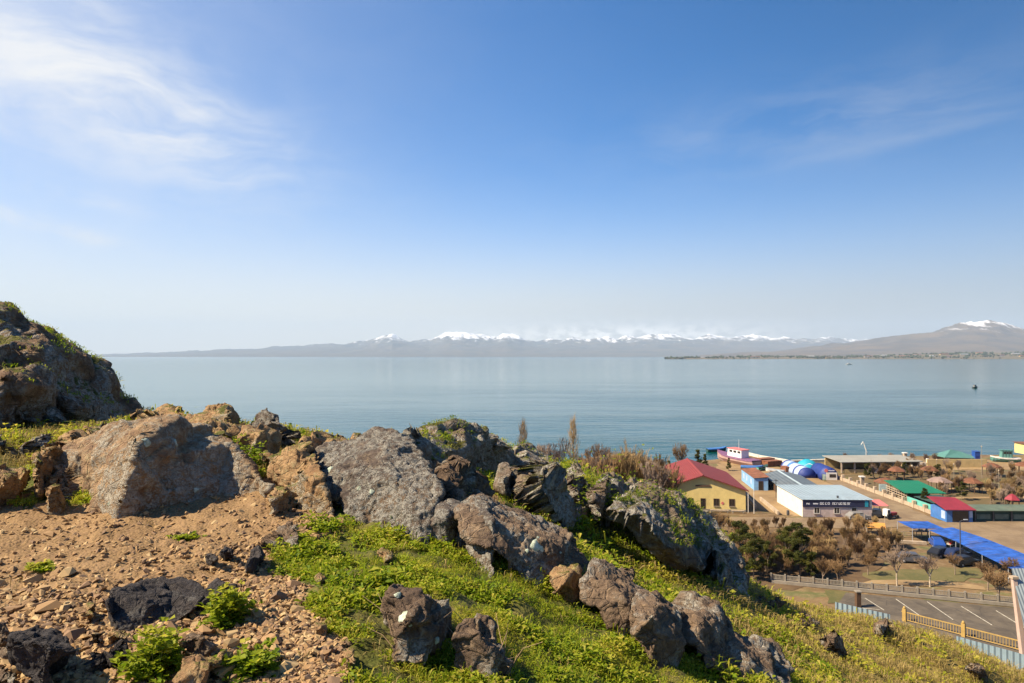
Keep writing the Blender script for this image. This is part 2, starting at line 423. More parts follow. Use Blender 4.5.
SHORE = [(-400, 150), (-150, 160), (-60, 170), (0, 185), (30, 198)]
for q in [(640, 468), (690, 462), (722, 458.5), (742, 453.5), (760, 458), (790, 463), (835, 461.5), (900, 456.5), (960, 455), (1024, 454.5), (1100, 453)]:
    SHORE.append(G(*q))
SHORE += [(260, 225), (420, 240)]
SX = np.array([s[0] for s in SHORE]); SY = np.array([s[1] for s in SHORE])
def mat_shore():
    m, t, b, _ = newmat('shore earth')
    v = t.new('ShaderNodeTexCoord').outputs['Object']
    n1 = t.noise(v, 0.06, 7, 0.65); n2 = t.noise(v, 0.9, 7, 0.7); n3 = t.noise(t.scalevec(v, (1, 2.2, 1)), 0.11, 6, 0.65)
    c = t.mix(t.ramp(n1, 0.35, 0.65), (0.11, 0.063, 0.026), (0.18, 0.11, 0.046))
    c = t.mix(t.ramp(n3, 0.50, 0.62, 0, 0.85), c, (0.085, 0.10, 0.025))
    c = t.mix(t.ramp(n2, 0.4, 0.75, 0, 0.7), c, (0.27, 0.19, 0.095))
    t.put(b.inputs['Base Color'], c); b.inputs['Roughness'].default_value = 0.95
    t.put(b.inputs['Normal'], t.bump(n2, 0.5, 0.12))
    return m
gx = np.arange(-400, 421, 1.5)
gy = np.interp(gx, SX, SY) + fbm(np.c_[gx * 0.15, gx * 0, gx * 0], 3) * 0.8
rows = [-120, 20, 60, 80]
fr = np.linspace(0, 1, 46)
V = []
for k in fr: V.append(np.c_[gx, 30 + (gy - 30) * k, 1.0 + fbm(np.c_[gx * .1, (30 + (gy - 30) * k) * .1, gx * 0], 3) * 0.03 * (1 - k ** 8)])
V.append(np.c_[gx, gy + 0.5, gx * 0 + 0.2]); V.append(np.c_[gx, gy + 3, gx * 0 - 3.0])
V = np.concatenate(V)
SHM = mat_shore()
tag(link('ground', np_mesh('ground', V, grid_quads(48, len(gx)), SHM)), kind='structure')

def sheet(name, pts, z, mat, kind='structure', jit=0.0):
    """flat ground sheet; pts are world x,y"""
    P2 = []
    n = len(pts)
    for i in range(n):
        a = np.array(pts[i]); b = np.array(pts[(i + 1) % n]); L = np.linalg.norm(b - a); k = max(1, int(L / 1.5))
        for s_ in range(k): P2.append(a + (b - a) * s_ / k)
    P2 = np.array(P2)
    if jit:
        q = np.c_[P2 * 0.35, np.zeros(len(P2))]; P2 = P2 + np.c_[fbm(q, 3), fbm(q + 40, 3)] * jit
    r = delaunay_2d_cdt([Vector(p) for p in P2], [(i, (i + 1) % len(P2)) for i in range(len(P2))], [], 1, 1e-5)
    me = bpy.data.meshes.new(name); me.from_pydata([(p.x, p.y, z) for p in r[0]], [], [tuple(reversed(f)) if False else tuple(f) for f in r[2]])
    me.update(); me.materials.append(mat)
    o = link(name, me); tag(o, kind=kind); return o
def ground_mat(name, a, b_, c_=None, sc=0.25, rough=0.92, crack=0):
    m, t, b, _ = newmat(name)
    v = t.new('ShaderNodeTexCoord').outputs['Object']
    n1 = t.noise(v, sc, 8, 0.68); n2 = t.noise(v, sc * 9, 6, 0.7)
    c = t.mix(t.ramp(n1, 0.35, 0.66), a, b_)
    if c_: c = t.mix(t.ramp(n2, 0.5, 0.75, 0, 0.6), c, c_)
    if crack: c = t.mix(t.ramp(t.voro(v, crack, 'DISTANCE_TO_EDGE'), 0.0, 0.02, 0.5, 0), c, (0.03, 0.028, 0.025))
    t.put(b.inputs['Base Color'], c); b.inputs['Roughness'].default_value = rough
    t.put(b.inputs['Normal'], t.bump(n2, 0.35, 0.06)); return m
M_SAND = ground_mat('pale trodden sand', (0.22, 0.14, 0.065), (0.31, 0.21, 0.10), (0.17, 0.105, 0.05), 0.2)
M_ROAD = ground_mat('worn pale road', (0.17, 0.115, 0.065), (0.24, 0.17, 0.098), (0.12, 0.08, 0.048), 0.3)
M_ASPH = ground_mat('old parking asphalt', (0.075, 0.060, 0.045), (0.135, 0.108, 0.078), (0.09, 0.072, 0.052), 0.35, crack=0.22)
M_LAWN = ground_mat('spring lawn', (0.085, 0.082, 0.022), (0.15, 0.118, 0.042), (0.20, 0.14, 0.06), 0.25)
M_GARD = ground_mat('garden earth', (0.10, 0.075, 0.03), (0.15, 0.095, 0.042), (0.085, 0.085, 0.026), 0.2)
def gp(L, z=1.0): return [G(a, b, z) for a, b in L]
sheet('yard_sand', gp([(640, 512), (745, 506), (790, 517), (872, 519), (884, 512), (874, 502), (824, 481), (796, 472), (742, 456), (720, 462), (700, 492), (690, 505)]) , 1.055, M_SAND, jit=1.0)
sheet('road', gp([(640, 516), (880, 519), (884, 508), (826, 481), (832, 476), (845, 478), (938, 521), (1120, 522.5), (1120, 600), (1024, 572), (940, 535), (905, 527), (860, 529), (760, 527), (640, 526)]), 1.065, M_ROAD, jit=0.4)
sheet('beach', gp([(850, 463), (1100, 458), (1100, 468), (1024, 470), (880, 470)]), 1.06, M_SAND, jit=1.0)
sheet('garden_ground', gp([(842, 475), (1120, 469), (1120, 519), (968, 519), (938, 517)]), 1.06, M_GARD)
sheet('lawn', gp([(985, 478), (1120, 477), (1120, 492), (1000, 492), (965, 485)]), 1.07, M_LAWN, jit=0.8)
sheet('lawn', gp([(862, 573), (905, 570), (975, 568), (985, 575), (960, 582), (870, 581)]), 1.06, M_LAWN, jit=1.2)
sheet('lawn', gp([(826, 590), (852, 592), (852, 604), (826, 604)]), 1.06, M_LAWN, jit=0.8)
sheet('thicket_ground', gp([(690, 529), (860, 531), (905, 546), (868, 581), (800, 588), (700, 600)]), 1.057, ground_mat('leaf litter', (0.085, 0.048, 0.022), (0.14, 0.085, 0.038), (0.10, 0.085, 0.03), 0.3), jit=1.5)
sheet('dirt_path', gp([(862, 583), (985, 590), (985, 586.5), (940, 581), (870, 580.5)]), 1.075, M_SAND, jit=0.5)
sheet('garden_path', gp([(930, 489.6), (1120, 490.5), (1120, 488.5), (930, 488)]), 1.08, M_SAND)
sheet('garden_path', gp([(930, 499), (1060, 498), (1060, 496.5), (930, 497.5)]), 1.08, M_SAND)
sheet('parking_lot', gp([(846, 593), (1010, 608), (1120, 618), (1120, 740), (980, 690), (838, 640), (838, 604)]), 1.07, M_ASPH)
M_LINE = plain('worn white road paint', (0.50, 0.46, 0.37), 0.8, 0.35, 3, dirt=0.4)
for a, b_ in [((865, 598), (884, 610)), ((896, 599), (919, 615)), ((927, 601.5), (953, 619.5)), ((961, 606), (992, 625)), ((996, 610.5), (1030, 631)), ((862, 608), (880, 609.5))]:
    a = np.array(G(*a, 1.08)); b_ = np.array(G(*b_, 1.08)); d = b_ - a; d /= np.linalg.norm(d); nn = np.array([-d[1], d[0]]) * 0.06
    sheet('parking_marking', [a - nn, b_ - nn, b_ + nn, a + nn], 1.075, M_LINE)

# ------------------------------------------------------------------ far shore: mountains, low headland
def mat_mtn(name, lo, hi, snow0, snow1):
    m, t, b, _ = newmat(name)
    g = t.new('ShaderNodeNewGeometry'); pos = g.outputs['Position']
    s_ = t.new('ShaderNodeSeparateXYZ'); t.put(s_.inputs[0], pos)
    n = t.noise(pos, 0.0016, 7, 0.65); n2 = t.noise(t.scalevec(pos, (1, 0.35, 0.6)), 0.0035, 7, 0.7)
    c = t.mix(t.ramp(n, 0.35, 0.65), lo, hi)
    hh = t.m('ADD', s_.outputs[2], t.m('MULTIPLY', t.m('SUBTRACT', n2, 0.5), (snow1 - snow0) * 5.5))
    f = t.ramp(hh, snow0, snow1)
    nz = t.new('ShaderNodeSeparateXYZ'); t.put(nz.inputs[0], g.outputs['Normal'])
    t.put(b.inputs['Base Color'], t.mix(f, c, (0.86, 0.86, 0.88))); b.inputs['Roughness'].default_value = 0.95
    return m
def range_mesh(name, crest, d0, d1, mat, rough, seed, px0, px1, step=1.2):
    """mountain range: crest = [(px, py)...] seen at distance d1; rises from the lake at d0"""
    pxs = np.arange(px0, px1, step); nd = 44
    cx = [c[0] for c in crest]; cy = [c[1] for c in crest]
    base = np.interp(pxs, cx, cy)
    ks = np.linspace(0, 1.1, nd)
    V = []
    for k in ks:
        d = d0 + (d1 - d0) * k
        H = EYE + (HOR - base) / F * d1
        prof = np.where(k <= 1, k ** 1.25, np.maximum(1 - (k - 1) * 1.6, 0))
        x = (pxs - 512) / F * d
        q = np.c_[x / 1500 + seed, np.full(len(x), d / 2600), x * 0]
        nz = ridged(q, 5) * rough * prof * (0.35 + 0.65 * np.clip(H / 500, 0, 1.3)) * 0.5
        V.append(np.c_[x, np.full(len(x), d), np.maximum(H * prof * 0.94 + nz, -4 if k < 0.02 else 1.5)])
    tag(link(name, np_mesh(name, np.concatenate(V), grid_quads(nd, len(pxs)), mat)), kind='structure')
range_mesh('mountain_range', [(-300, 356.5), (100, 356), (170, 353.8), (230, 351), (300, 348), (345, 346), (370, 344), (392, 338), (408, 343), (430, 343), (447, 336), (462, 335), (480, 338), (492, 339), (507, 337), (522, 341), (550, 342.5), (600, 341), (640, 339), (665, 337.5), (690, 338), (720, 339.5), (760, 339.5), (800, 341), (850, 342), (900, 341), (960, 343), (1024, 343), (1400, 344)],
           17000, 26000, mat_mtn('far snowy mountain', (0.075, 0.075, 0.07), (0.12, 0.10, 0.075), 560, 840), 240, 1.0, -300, 1400)
range_mesh('mountain', [(700, 357), (780, 352), (830, 347), (868, 341), (900, 337), (925, 333), (945, 330), (965, 327), (985, 325.5), (1000, 327), (1024, 331), (1060, 336), (1120, 341), (1400, 350)],
           9500, 14500, mat_mtn('brown mountain with snow patches', (0.075, 0.062, 0.05), (0.135, 0.098, 0.062), 580, 790), 170, 4.0, 700, 1400)
# headland with woods and houses
hx = np.arange(665, 1300, 0.9); hk = np.linspace(0, 1, 16)
V = []
for k in hk:
    d = 6200 + 1900 * k * np.clip((hx - 660) / 120, 0.12, 1) ; x = (hx - 512) / F * d
    top = np.interp(hx, [665, 680, 760, 850, 890, 960, 1024, 1300], [2, 12, 20, 22, 34, 58, 66, 110])
    pr = np.sin(min(1, k * 1.15) * np.pi / 2) if k < 0.9 else (1 - k) * 8
    V.append(np.c_[x, d, -3 + (top + 3) * pr + fbm(np.c_[x / 260, d / 260, x * 0], 4) * 7 * pr])
M_HEAD = ground_mat('headland scrub', (0.085, 0.075, 0.035), (0.17, 0.12, 0.06), (0.06, 0.065, 0.025), 0.012)
tag(link('headland', np_mesh('headland', np.concatenate(V), grid_quads(16, len(hx)), M_HEAD)), kind='structure')
HEADV = np.concatenate(V)
M_WOOD = plain('far wood green', (0.045, 0.06, 0.022), 0.95, 0.5, 0.02, dirt=0.4)
sel = HEADV[RNG.integers(0, len(HEADV), 5200)]
dn = fbm(np.c_[sel[:, 0] / 350, sel[:, 1] / 500, sel[:, 0] * 0], 3)
sel = sel[(dn + RNG.normal(0, .2, len(sel)) > 0.05) & (sel[:, 2] > 2)]
_t = np.array([(0, 0, 1.), (1, 0, 0.35), (0.3, 0.95, 0.4), (-0.8, 0.6, 0.3), (-0.8, -0.6, 0.4), (0.3, -0.95, 0.3), (0, 0, -0.5)])
_f = np.array([(0, 1, 2), (0, 2, 3), (0, 3, 4), (0, 4, 5), (0, 5, 1), (6, 2, 1), (6, 3, 2), (6, 4, 3), (6, 5, 4), (6, 1, 5)])
sz = RNG.uniform(7, 16, len(sel))
VV = (_t[None] * np.c_[sz * .9, sz * .9, sz][:, None, :] * RNG.uniform(.6, 1.3, (len(sel), 7, 1)) + (sel + np.c_[sel[:, :2] * 0, sz * .3])[:, None, :]).reshape(-1, 3)
FF = (_f[None] + (np.arange(len(sel)) * 7)[:, None, None]).reshape(-1, 3)
tag(link('headland_woods', np_mesh('headland_woods', VV, FF, M_WOOD, smooth=False)), 'dark scrubby woods covering the far headland across the lake', 'woods', kind='stuff')

# the air: one closed box round everything
def haze():
    m = bpy.data.materials.new('haze air'); m.use_nodes = True; t = NT(m.node_tree)
    for n in list(t.n): t.n.remove(n)
    pv = t.new('ShaderNodeVolumePrincipled'); pv.inputs['Color'].default_value = (0.57, 0.73, 0.95, 1)
    pv.inputs['Density'].default_value = HAZE; pv.inputs['Anisotropy'].default_value = 0.0
    o = t.new('ShaderNodeOutputMaterial'); t.l.new(pv.outputs[0], o.inputs['Volume'])
    b = MB().box(-31000, 31000, -31000, 31000, -9, 1500).build('haze', m)
    tag(b, 'thin pale blue haze over the lake', 'haze', kind='stuff')
HAZE = 3.3e-5
if HAZE: haze()
# ------------------------------------------------------------------ rocks
def mat_rock(name, dark, mid, pale, lichen, cover, moss=0.0, spots=0.5, scale=1.0, ochre=0.25):
    """weathered rock: dark/mid stone, ochre stain, grey lichen crust broken into patches, round pale-green lichens, moss on ledges"""
    m, t, b, _ = newmat(name); k_ = 1.35 if 'basalt' in name else 1.5
    dark, mid, pale = [tuple(min(.52, x * k_) for x in q) for q in (dark, mid, pale)]
    v = t.new('ShaderNodeTexCoord').outputs['Object']; v = t.scalevec(v, (scale,) * 3)
    n1 = t.noise(v, 2.2, 9, 0.68, 0.3); n2 = t.noise(v, 13, 8, 0.72); n3 = t.noise(v, 55, 5, 0.7); n0 = t.noise(v, 0.9, 5, 0.6)
    c = t.mix(t.ramp(n1, 0.3, 0.7), dark, mid)
    c = t.mix(t.ramp(n0, 0.45, 0.7, 0, ochre * 2), c, (0.30, 0.165, 0.06))
    c = t.mix(t.ramp(n2, 0.48, 0.75, 0, 0.55), c, pale)
    # crust of lichen: large patches x small ragged flecks
    big = t.ramp(t.m('ADD', n0, t.m('MULTIPLY', t.m('SUBTRACT', n1, 0.5), 0.9)), 0.62 - cover * 0.42, 0.74 - cover * 0.42)
    fleck = t.ramp(t.m('ADD', t.m('MULTIPLY', n2, 0.6), t.m('MULTIPLY', n3, 0.4)), 0.42, 0.52)
    f = t.m('MULTIPLY', big, fleck)
    lc = t.mix(t.ramp(n3, 0.35, 0.7), tuple(x * 0.72 for x in lichen), lichen)
    c = t.mix(t.m('MULTIPLY', f, 0.9), c, lc)
    c = t.mix(t.ramp(t.m('ADD', t.m('MULTIPLY', t.noise(v, 31, 6, 0.75), 0.65), t.m('MULTIPLY', n1, 0.35)), 0.57, 0.66, 0, 0.6), c, tuple(x * 0.6 for x in dark))
    if spots:
        vd = t.voro(v, 3.2); vc = t.voro(v, 3.2, out='Color'); sc = t.new('ShaderNodeSeparateColor'); t.put(sc.inputs[0], vc)
        r = t.m('MULTIPLY', sc.outputs[0], 0.13)
        disc = t.m('MULTIPLY', t.ramp(t.m('SUBTRACT', t.m('ADD', vd, t.m('MULTIPLY', t.m('SUBTRACT', n3, .5), 0.12)), r), 0.0, 0.02, 1, 0), t.ramp(sc.outputs[1], 1 - spots * 0.6, 1 - spots * 0.6 + 0.02))
        ring = t.ramp(t.m('DIVIDE', vd, t.m('ADD', r, 0.001)), 0.3, 0.9)
        c = t.mix(t.m('MULTIPLY', disc, 0.85), c, t.mix(ring, (0.20, 0.25, 0.17), (0.40, 0.44, 0.34)))
    nrm = t.new('ShaderNodeNewGeometry')
    if moss:
        s_ = t.new('ShaderNodeSeparateXYZ'); t.put(s_.inputs[0], nrm.outputs['Normal'])
        up = t.m('ADD', s_.outputs[2], t.m('MULTIPLY', t.m('SUBTRACT', n1, 0.5), 2.2))
        c = t.mix(t.ramp(up, 0.85 - moss, 1.1 - moss), c, t.mix(n2, (0.075, 0.085, 0.015), (0.19, 0.17, 0.04)))
    t.put(b.inputs['Base Color'], c); b.inputs['Roughness'].default_value = 0.9; b.inputs['Specular IOR Level'].default_value = 0.25
    cr = t.voro(t.scalevec(v, (1, 1, 1.6), (0.4, 0.2, 0.5)), 5.5, 'DISTANCE_TO_EDGE')
    h = t.m('ADD', t.m('MULTIPLY', n2, 1.1), t.m('ADD', t.m('MULTIPLY', n3, 0.45), t.m('ADD', t.m('MULTIPLY', f, 0.18), t.ramp(cr, 0, 0.05, -0.35, 0))))
    t.put(b.inputs['Normal'], t.bump(h, 1.0, 0.045 / scale))
    return m
RK = {
 'tan':   mat_rock('tan weathered rock', (0.16, 0.09, 0.045), (0.36, 0.225, 0.11), (0.46, 0.33, 0.18), (0.42, 0.37, 0.28), 0.30, 0.06, 0.3, 1.0, 0.4),
 'wedge': mat_rock('pale wedge rock', (0.10, 0.060, 0.040), (0.34, 0.22, 0.115), (0.42, 0.31, 0.165), (0.44, 0.40, 0.32), 0.46, 0.0, 0.8, 1.0, 0.35),
 'grey':  mat_rock('grey lichen rock', (0.05, 0.038, 0.032), (0.12, 0.088, 0.066), (0.31, 0.24, 0.15), (0.33, 0.31, 0.265), 0.70, 0.0, 0.6, 1.2, 0.2),
 'brown': mat_rock('brown slab rock', (0.068, 0.046, 0.033), (0.175, 0.118, 0.074), (0.33, 0.235, 0.14), (0.40, 0.37, 0.31), 0.42, 0.0, 0.6, 1.0, 0.2),
 'crag':  mat_rock('dark crag rock', (0.095, 0.07, 0.054), (0.25, 0.18, 0.12), (0.42, 0.32, 0.20), (0.44, 0.415, 0.365), 0.6, 0.04, 0.1, 0.55, 0.3),
 'cliff': mat_rock('left cliff rock', (0.09, 0.058, 0.04), (0.25, 0.155, 0.095), (0.40, 0.27, 0.155), (0.44, 0.41, 0.37), 0.4, 0.10, 0.1, 0.5, 0.25),
 'black': mat_rock('dark basalt rock', (0.020, 0.018, 0.020), (0.055, 0.048, 0.046), (0.11, 0.09, 0.08), (0.14, 0.13, 0.12), 0.3, 0.0, 0.0, 1.6, 0.05),
}
def displace(me, size, facet, rough, seed, strat=0.0):
    """weathers a solid: soft lumps, then many flat chips knocked off it, cracks and a grainy skin"""
    n = len(me.vertices); V = np.empty(n * 3, np.float32); N = np.empty(n * 3, np.float32)
    me.vertices.foreach_get('co', V); me.vertices.foreach_get('normal', N)
    V = V.reshape(-1, 3).astype(float); N = N.reshape(-1, 3).astype(float); r = np.random.default_rng(seed * 13 + 1)
    p = V / size + seed * 7.7
    V = V + N * ((fbm(p * 1.7, 3) * 0.03 + fbm(p * 4.5, 3) * 0.025) * size * (0.4 + facet) + size * (0.02 + 0.06 * facet))[:, None]
    q0 = np.linalg.qr(r.normal(size=(3, 3)) * (1, .6, .6) + np.eye(3) * 1.2)[0]
    J = np.concatenate([q0, -q0, r.normal(size=(9, 3))]); J[6:] /= np.linalg.norm(J[6:], axis=1)[:, None]
    def chip(K, rad0, rad1, dep, jit, cl=2.6):
        for k in range(K):
            i = r.integers(0, n); q = V[i]
            sc = J @ N[i] + r.normal(0, .12, len(J)); nn = J[int(np.argmax(sc))] * .85 + N[i] * .15 + r.normal(0, jit, 3); nn /= np.linalg.norm(nn)
            R = size * r.uniform(rad0, rad1); dv = V - q; d2 = (dv * dv).sum(1); m_ = (d2 < R * R) & (N @ nn > 0.0)
            h = dv[m_] @ nn + size * dep * r.uniform(.2, 1)
            fall = np.clip((1 - np.sqrt(d2[m_]) / R) * 6.0, 0, 1)
            V[m_] -= (np.clip(h, 0, size * dep * cl) * fall)[:, None] * nn
    me.vertices.foreach_set('co', V.astype(np.float32).ravel()); me.update()
    me.vertices.foreach_get('normal', (Nf := np.empty(n * 3, np.float32))); N = Nf.reshape(-1, 3).astype(float)
    if facet >= .05: chip(int(14 + 40 * facet), .30, .62, .050 * (0.4 + facet), .05)
    chip(int(60 + 190 * facet), .09, .24, .024 * (0.5 + facet), .08)
    me.vertices.foreach_set('co', V.astype(np.float32).ravel()); me.update()
    me.vertices.foreach_get('normal', Nf); N = Nf.reshape(-1, 3).astype(float)
    p = V / size + seed * 7.7
    warp = np.c_[fbm(p * 2.2, 3), fbm(p * 2.2 + 11, 3), fbm(p * 2.2 + 23, 3)] * 0.25
    d = 0
    for sc, am in ((2.4, .030), (6.0, .012)):
        f1, f2, off, h = cells((p * (1, 1, 1.25) + warp) * sc)
        e = np.clip((f2 - f1) / 0.11, 0, 1); d = d - am * (0.25 + facet) * (1 - e) ** 2
    if strat:
        a = (p @ np.array([0.35, -0.25, 0.9])) * 9 + fbm(p * 3, 3) * 1.2
        d = d + strat * (np.abs((a % 1) - 0.5) - 0.25) * 0.07
    d = d + rough * (ridged(p * 7, 4) * 0.006 + fbm(p * 24, 3) * 0.006)
    V = V + N * (d * size)[:, None]
    me.vertices.foreach_set('co', V.astype(np.float32).ravel()); me.update()
def remesh(me, vox, smooth_it=2):
    o = bpy.data.objects.new('tmp', me); COL.objects.link(o)
    md = o.modifiers.new('r', 'REMESH'); md.mode = 'VOXEL'; md.voxel_size = vox; md.adaptivity = 0
    if smooth_it:
        sm = o.modifiers.new('s', 'SMOOTH'); sm.iterations = smooth_it; sm.factor = 0.5
    dg = bpy.context.evaluated_depsgraph_get()
    r = bpy.data.meshes.new_from_object(o.evaluated_get(dg))
    bpy.data.objects.remove(o); return r
def rock_solid(mb, outline, inner, YF, thick, sink):
    """adds a closed solid: front relief through the given points (px, py, offset in distance), rounded back"""
    pts = [(a[0], a[1], a[2] if len(a) > 2 else 0.0) for a in outline + inner]; no = len(outline)
    cx = sum(p[0] for p in pts[:no]) / no; cy = sum(p[1] for p in pts[:no]) / no; y1 = max(p[1] for p in pts[:no]); y0 = min(p[1] for p in pts[:no])
    Y0 = None
    r = delaunay_2d_cdt([Vector(p[:2]) for p in pts], [(i, (i + 1) % no) for i in range(no)], [], 1, 1e-4)
    fr = []; bk = []; idx = {}
    for k, (co_, orig) in enumerate(zip(r[0], r[3])):
        o = pts[orig[0]] if orig else (co_.x, co_.y, 0)
        x, y, dy = o
        low = (y - y0) / (y1 - y0)
        yy = y + sink * max(0, low - 0.72) / 0.28
        Y0 = YF(x); yp = Y0 + dy
        if low < 0.8:
            t_ = Tray(x, y)
            if t_ < 40: yp = min(yp, t_ - 0.055 * t_)
        f = P(x, yy, yp); fr.append(f)
        edge = orig and orig[0] < no
        sx, sy = cx + (x - cx) * (0.86 if edge else 0.8), cy + (yy - cy) * (0.86 if yy < cy else 1.0)
        bk.append(P(sx, sy, Y0 + thick * (0.75 if edge else 1.0) + dy * 0.25))
    n = len(fr); fs = [tuple(f) for f in r[2]]
    cnt = {}
    for f in fs:
        for a, b in zip(f, f[1:] + f[:1]): cnt[(a, b)] = 1
    side = [(a, b) for (a, b) in cnt if (b, a) not in cnt]
    mb.add(fr + bk, fs + [tuple(n + i for i in reversed(f)) for f in fs] + [(b, a, n + a, n + b) for a, b in side])
NROCK = [0]; LEDGE = []
def rock(label, mat, solids, base=None, Y=None, thick=None, facet=0.5, rough=1.0, sink=10, size=None, px_vox=1.5, name='rock', strat=0.0, cat='rock', group=None, sm=1, fit=None, near=0.96):
    """solids: list of (outline, inner points, extra offset); base: pixel whose ground distance places the rock"""
    ol = solids[0][0]; xa, xb = min(p[0] for p in ol), max(p[0] for p in ol)
    if fit is None: fit = Y is not None or xb - xa > 60
    Y0 = Y if Y else Tray(*base); YF = lambda x: Y0
    if fit:
        sx, sy = [], []
        for x in np.linspace(xa + .12 * (xb - xa), xb - .12 * (xb - xa), 7):
            bot = max([p[1] + (q[1] - p[1]) * (x - p[0]) / (q[0] - p[0]) for p, q in zip(ol, ol[1:] + ol[:1]) if min(p[0], q[0]) <= x <= max(p[0], q[0]) and p[0] != q[0]])
            t_ = Tray(x, bot + 1)
            if t_ < 26: sx.append(x); sy.append(t_)
        if len(sx) >= 3:
            med = float(np.median(sy)); sl = float(np.clip(np.polyfit(sx, sy, 1)[0], -med * .006, med * .006)); mx = float(np.mean(sx)); Y0 = med
            YF = lambda x: near * (med + sl * (x - mx)); sink = max(sink, 20)
            if Y: print('ROCKFIT', label[:40], Y, round(med, 2), round(sl * (xb - xa), 2))
    mb = MB()
    for s_ in solids:
        o, i = s_[0], s_[1]; off = s_[2] if len(s_) > 2 else 0.0
        wpx = (max(p[0] for p in o) - min(p[0] for p in o))
        rock_solid(mb, o, i, (lambda x, off=off: YF(x) + off), thick or max(0.25, wpx * Y0 / F * 0.6), sink)
    me = mb.mesh('rock'); bm = bmesh.new(); bm.from_mesh(me); bmesh.ops.recalc_face_normals(bm, faces=bm.faces); bm.to_mesh(me); bm.free()
    V = np.array(mb.v); sz = size or float(np.ptp(V[:, 0]) * 0.5 + np.ptp(V[:, 2]) * 0.5)
    me = remesh(me, px_vox * Y0 / F, sm)
    NROCK[0] += 1
    displace(me, sz, facet, rough, NROCK[0], strat)
    c = V.mean(0); c[2] = V[:, 2].min()
    me.transform(Matrix.Translation(-Vector(c)))
    me.shade_smooth(); me.materials.append(RK[mat])
    o = link(name, me); o.location = c
    if mat in ('cliff', 'crag'):       # ledges where turf has taken hold
        nv = len(me.vertices); vv = np.empty(nv * 3, np.float32); nn = np.empty(nv * 3, np.float32)
        me.vertices.foreach_get('co', vv); me.vertices.foreach_get('normal', nn); vv = vv.reshape(-1, 3) + c; nn = nn.reshape(-1, 3)
        ok = (nn[:, 2] > 0.62) & (fbm(vv * 1.1 + 5, 3) > 0.12); LEDGE.append(vv[ok][RNG.permutation(int(ok.sum()))[:int(ok.sum() * .07)]])
    return tag(o, label, cat, group)

# --- the crag that closes the left side
rock('tall dark craggy outcrop rising against the sky at the left edge', 'cliff',
     [([(-70,294,3),(-30,302,2),(0,307,1),(9,310,1),(20,321,.5),(34,328,0),(48,330,0),(62,341,-.3),(78,353,-.5),(87,361,-.5),(89,380,-1),(84,404,-1.4),(60,412,-1.8),(20,418,-2.2),(-70,425,-2)],
       [(10,348,-.4),(40,353,-1.2),(60,378,-1.6),(20,383,-1.2),(-30,358,-.2),(40,403,-1.6)]),
      ([(84,368,.2),(92,364,.2),(105,365,.2),(110,374,0),(115,391,-.2),(121,401,-.6),(134,403,-.9),(137,412,-1.2),(112,420,-1.8),(80,420,-2.2),(62,410,-2)],
       [(100,388,-1.2),(95,400,-1.6)], -.2),
      ([(5,376,0),(30,368,0),(50,374,0),(62,393,0),(52,402,0),(20,404,0),(0,400,0)], [(32,388,-.7)], -1.9),
      ([(60,396,0),(84,392,0),(94,406,0),(88,412,0),(66,414,0)], [(76,406,-.6)], -2.1)],
     Y=19, thick=5.5, facet=0.62, rough=1.8, sink=14, size=1.8, px_vox=1.7, name='rock_outcrop', cat='outcrop')
# --- left foreground boulders
rock('large pale wedge boulder with lit left face and lichen on its shaded right face', 'wedge',
     [([(46,480,1.0),(56,458,1.2),(78,440,1.5),(100,431,1.5),(122,424,1.2),(148,419,.75),(178,420,.9),(205,428,1.2),(230,446,1.15),(252,468,1.0),(271,488,.9),(266,503,.7),(215,508,.5),(150,515,.15),(116,517,0),(82,508,.5),(52,500,.9)],
       [(142,440,.15),(136,458,.02),(126,490,-.02),(95,455,.8),(180,455,.6),(220,475,.9),(172,490,.4)])],
     base=(116,517), fit=False, thick=1.7, facet=0.02, rough=0.8, px_vox=1.3, strat=0.25, sm=1)
rock('tan rounded boulder cut by the left edge beside the pale wedge boulder', 'tan',
     [([(-40,466,.4),(-5,458,.3),(20,461,.2),(35,468,.2),(37,480,.1),(28,492,0),(12,500,0),(-40,506,0)], [(5,478,-.3)])], base=(10,502), facet=0.3, px_vox=1.5)
rock('long low brown slab leaning against the back of the pale wedge boulder', 'tan',
     [([(30,462,.2),(44,446,.3),(66,436,.6),(94,428,1),(122,423,1.3),(104,438,.8),(80,450,.4),(62,466,0),(50,478,0),(36,476,0)], [(66,448,.2)])], base=(40,480), facet=0.35, sink=12, thick=1.3)
rock('flat brown rock in the grass under the dark left outcrop', 'crag',
     [([(8,446,0),(25,436,.3),(44,432,.5),(58,436,.5),(50,448,.1),(32,458,-.1),(14,458,-.1)], [(32,444,-.1)])], base=(28,460), facet=0.5)
rock('low dark stone ridge in the grass below the left outcrop', 'crag',
     [([(36,412,.3),(52,408,.5),(74,416,.4),(92,424,.2),(80,431,0),(56,426,0)], [(66,420,0)])], base=(66,432), facet=0.5)
rock('dark brown stone by the left edge in the grass patch', 'crag',
     [([(-20,436,.3),(-4,430,.3),(14,434,.3),(16,446,0),(0,454,0),(-20,454,0)], [(0,442,-.1)])], base=(0,456), facet=0.5)
rock('broad brown weathered rock on the skyline between left outcrop and dark peak', 'tan',
     [([(132,414,.2),(148,404,.4),(164,397,.5),(190,401,.5),(216,403,.6),(230,409,.5),(242,420,.3),(238,436,0),(200,436,-.3),(166,430,-.3),(138,426,0)], [(176,412,0),(206,418,-.2)])], Y=10.8, facet=0.42, thick=2)
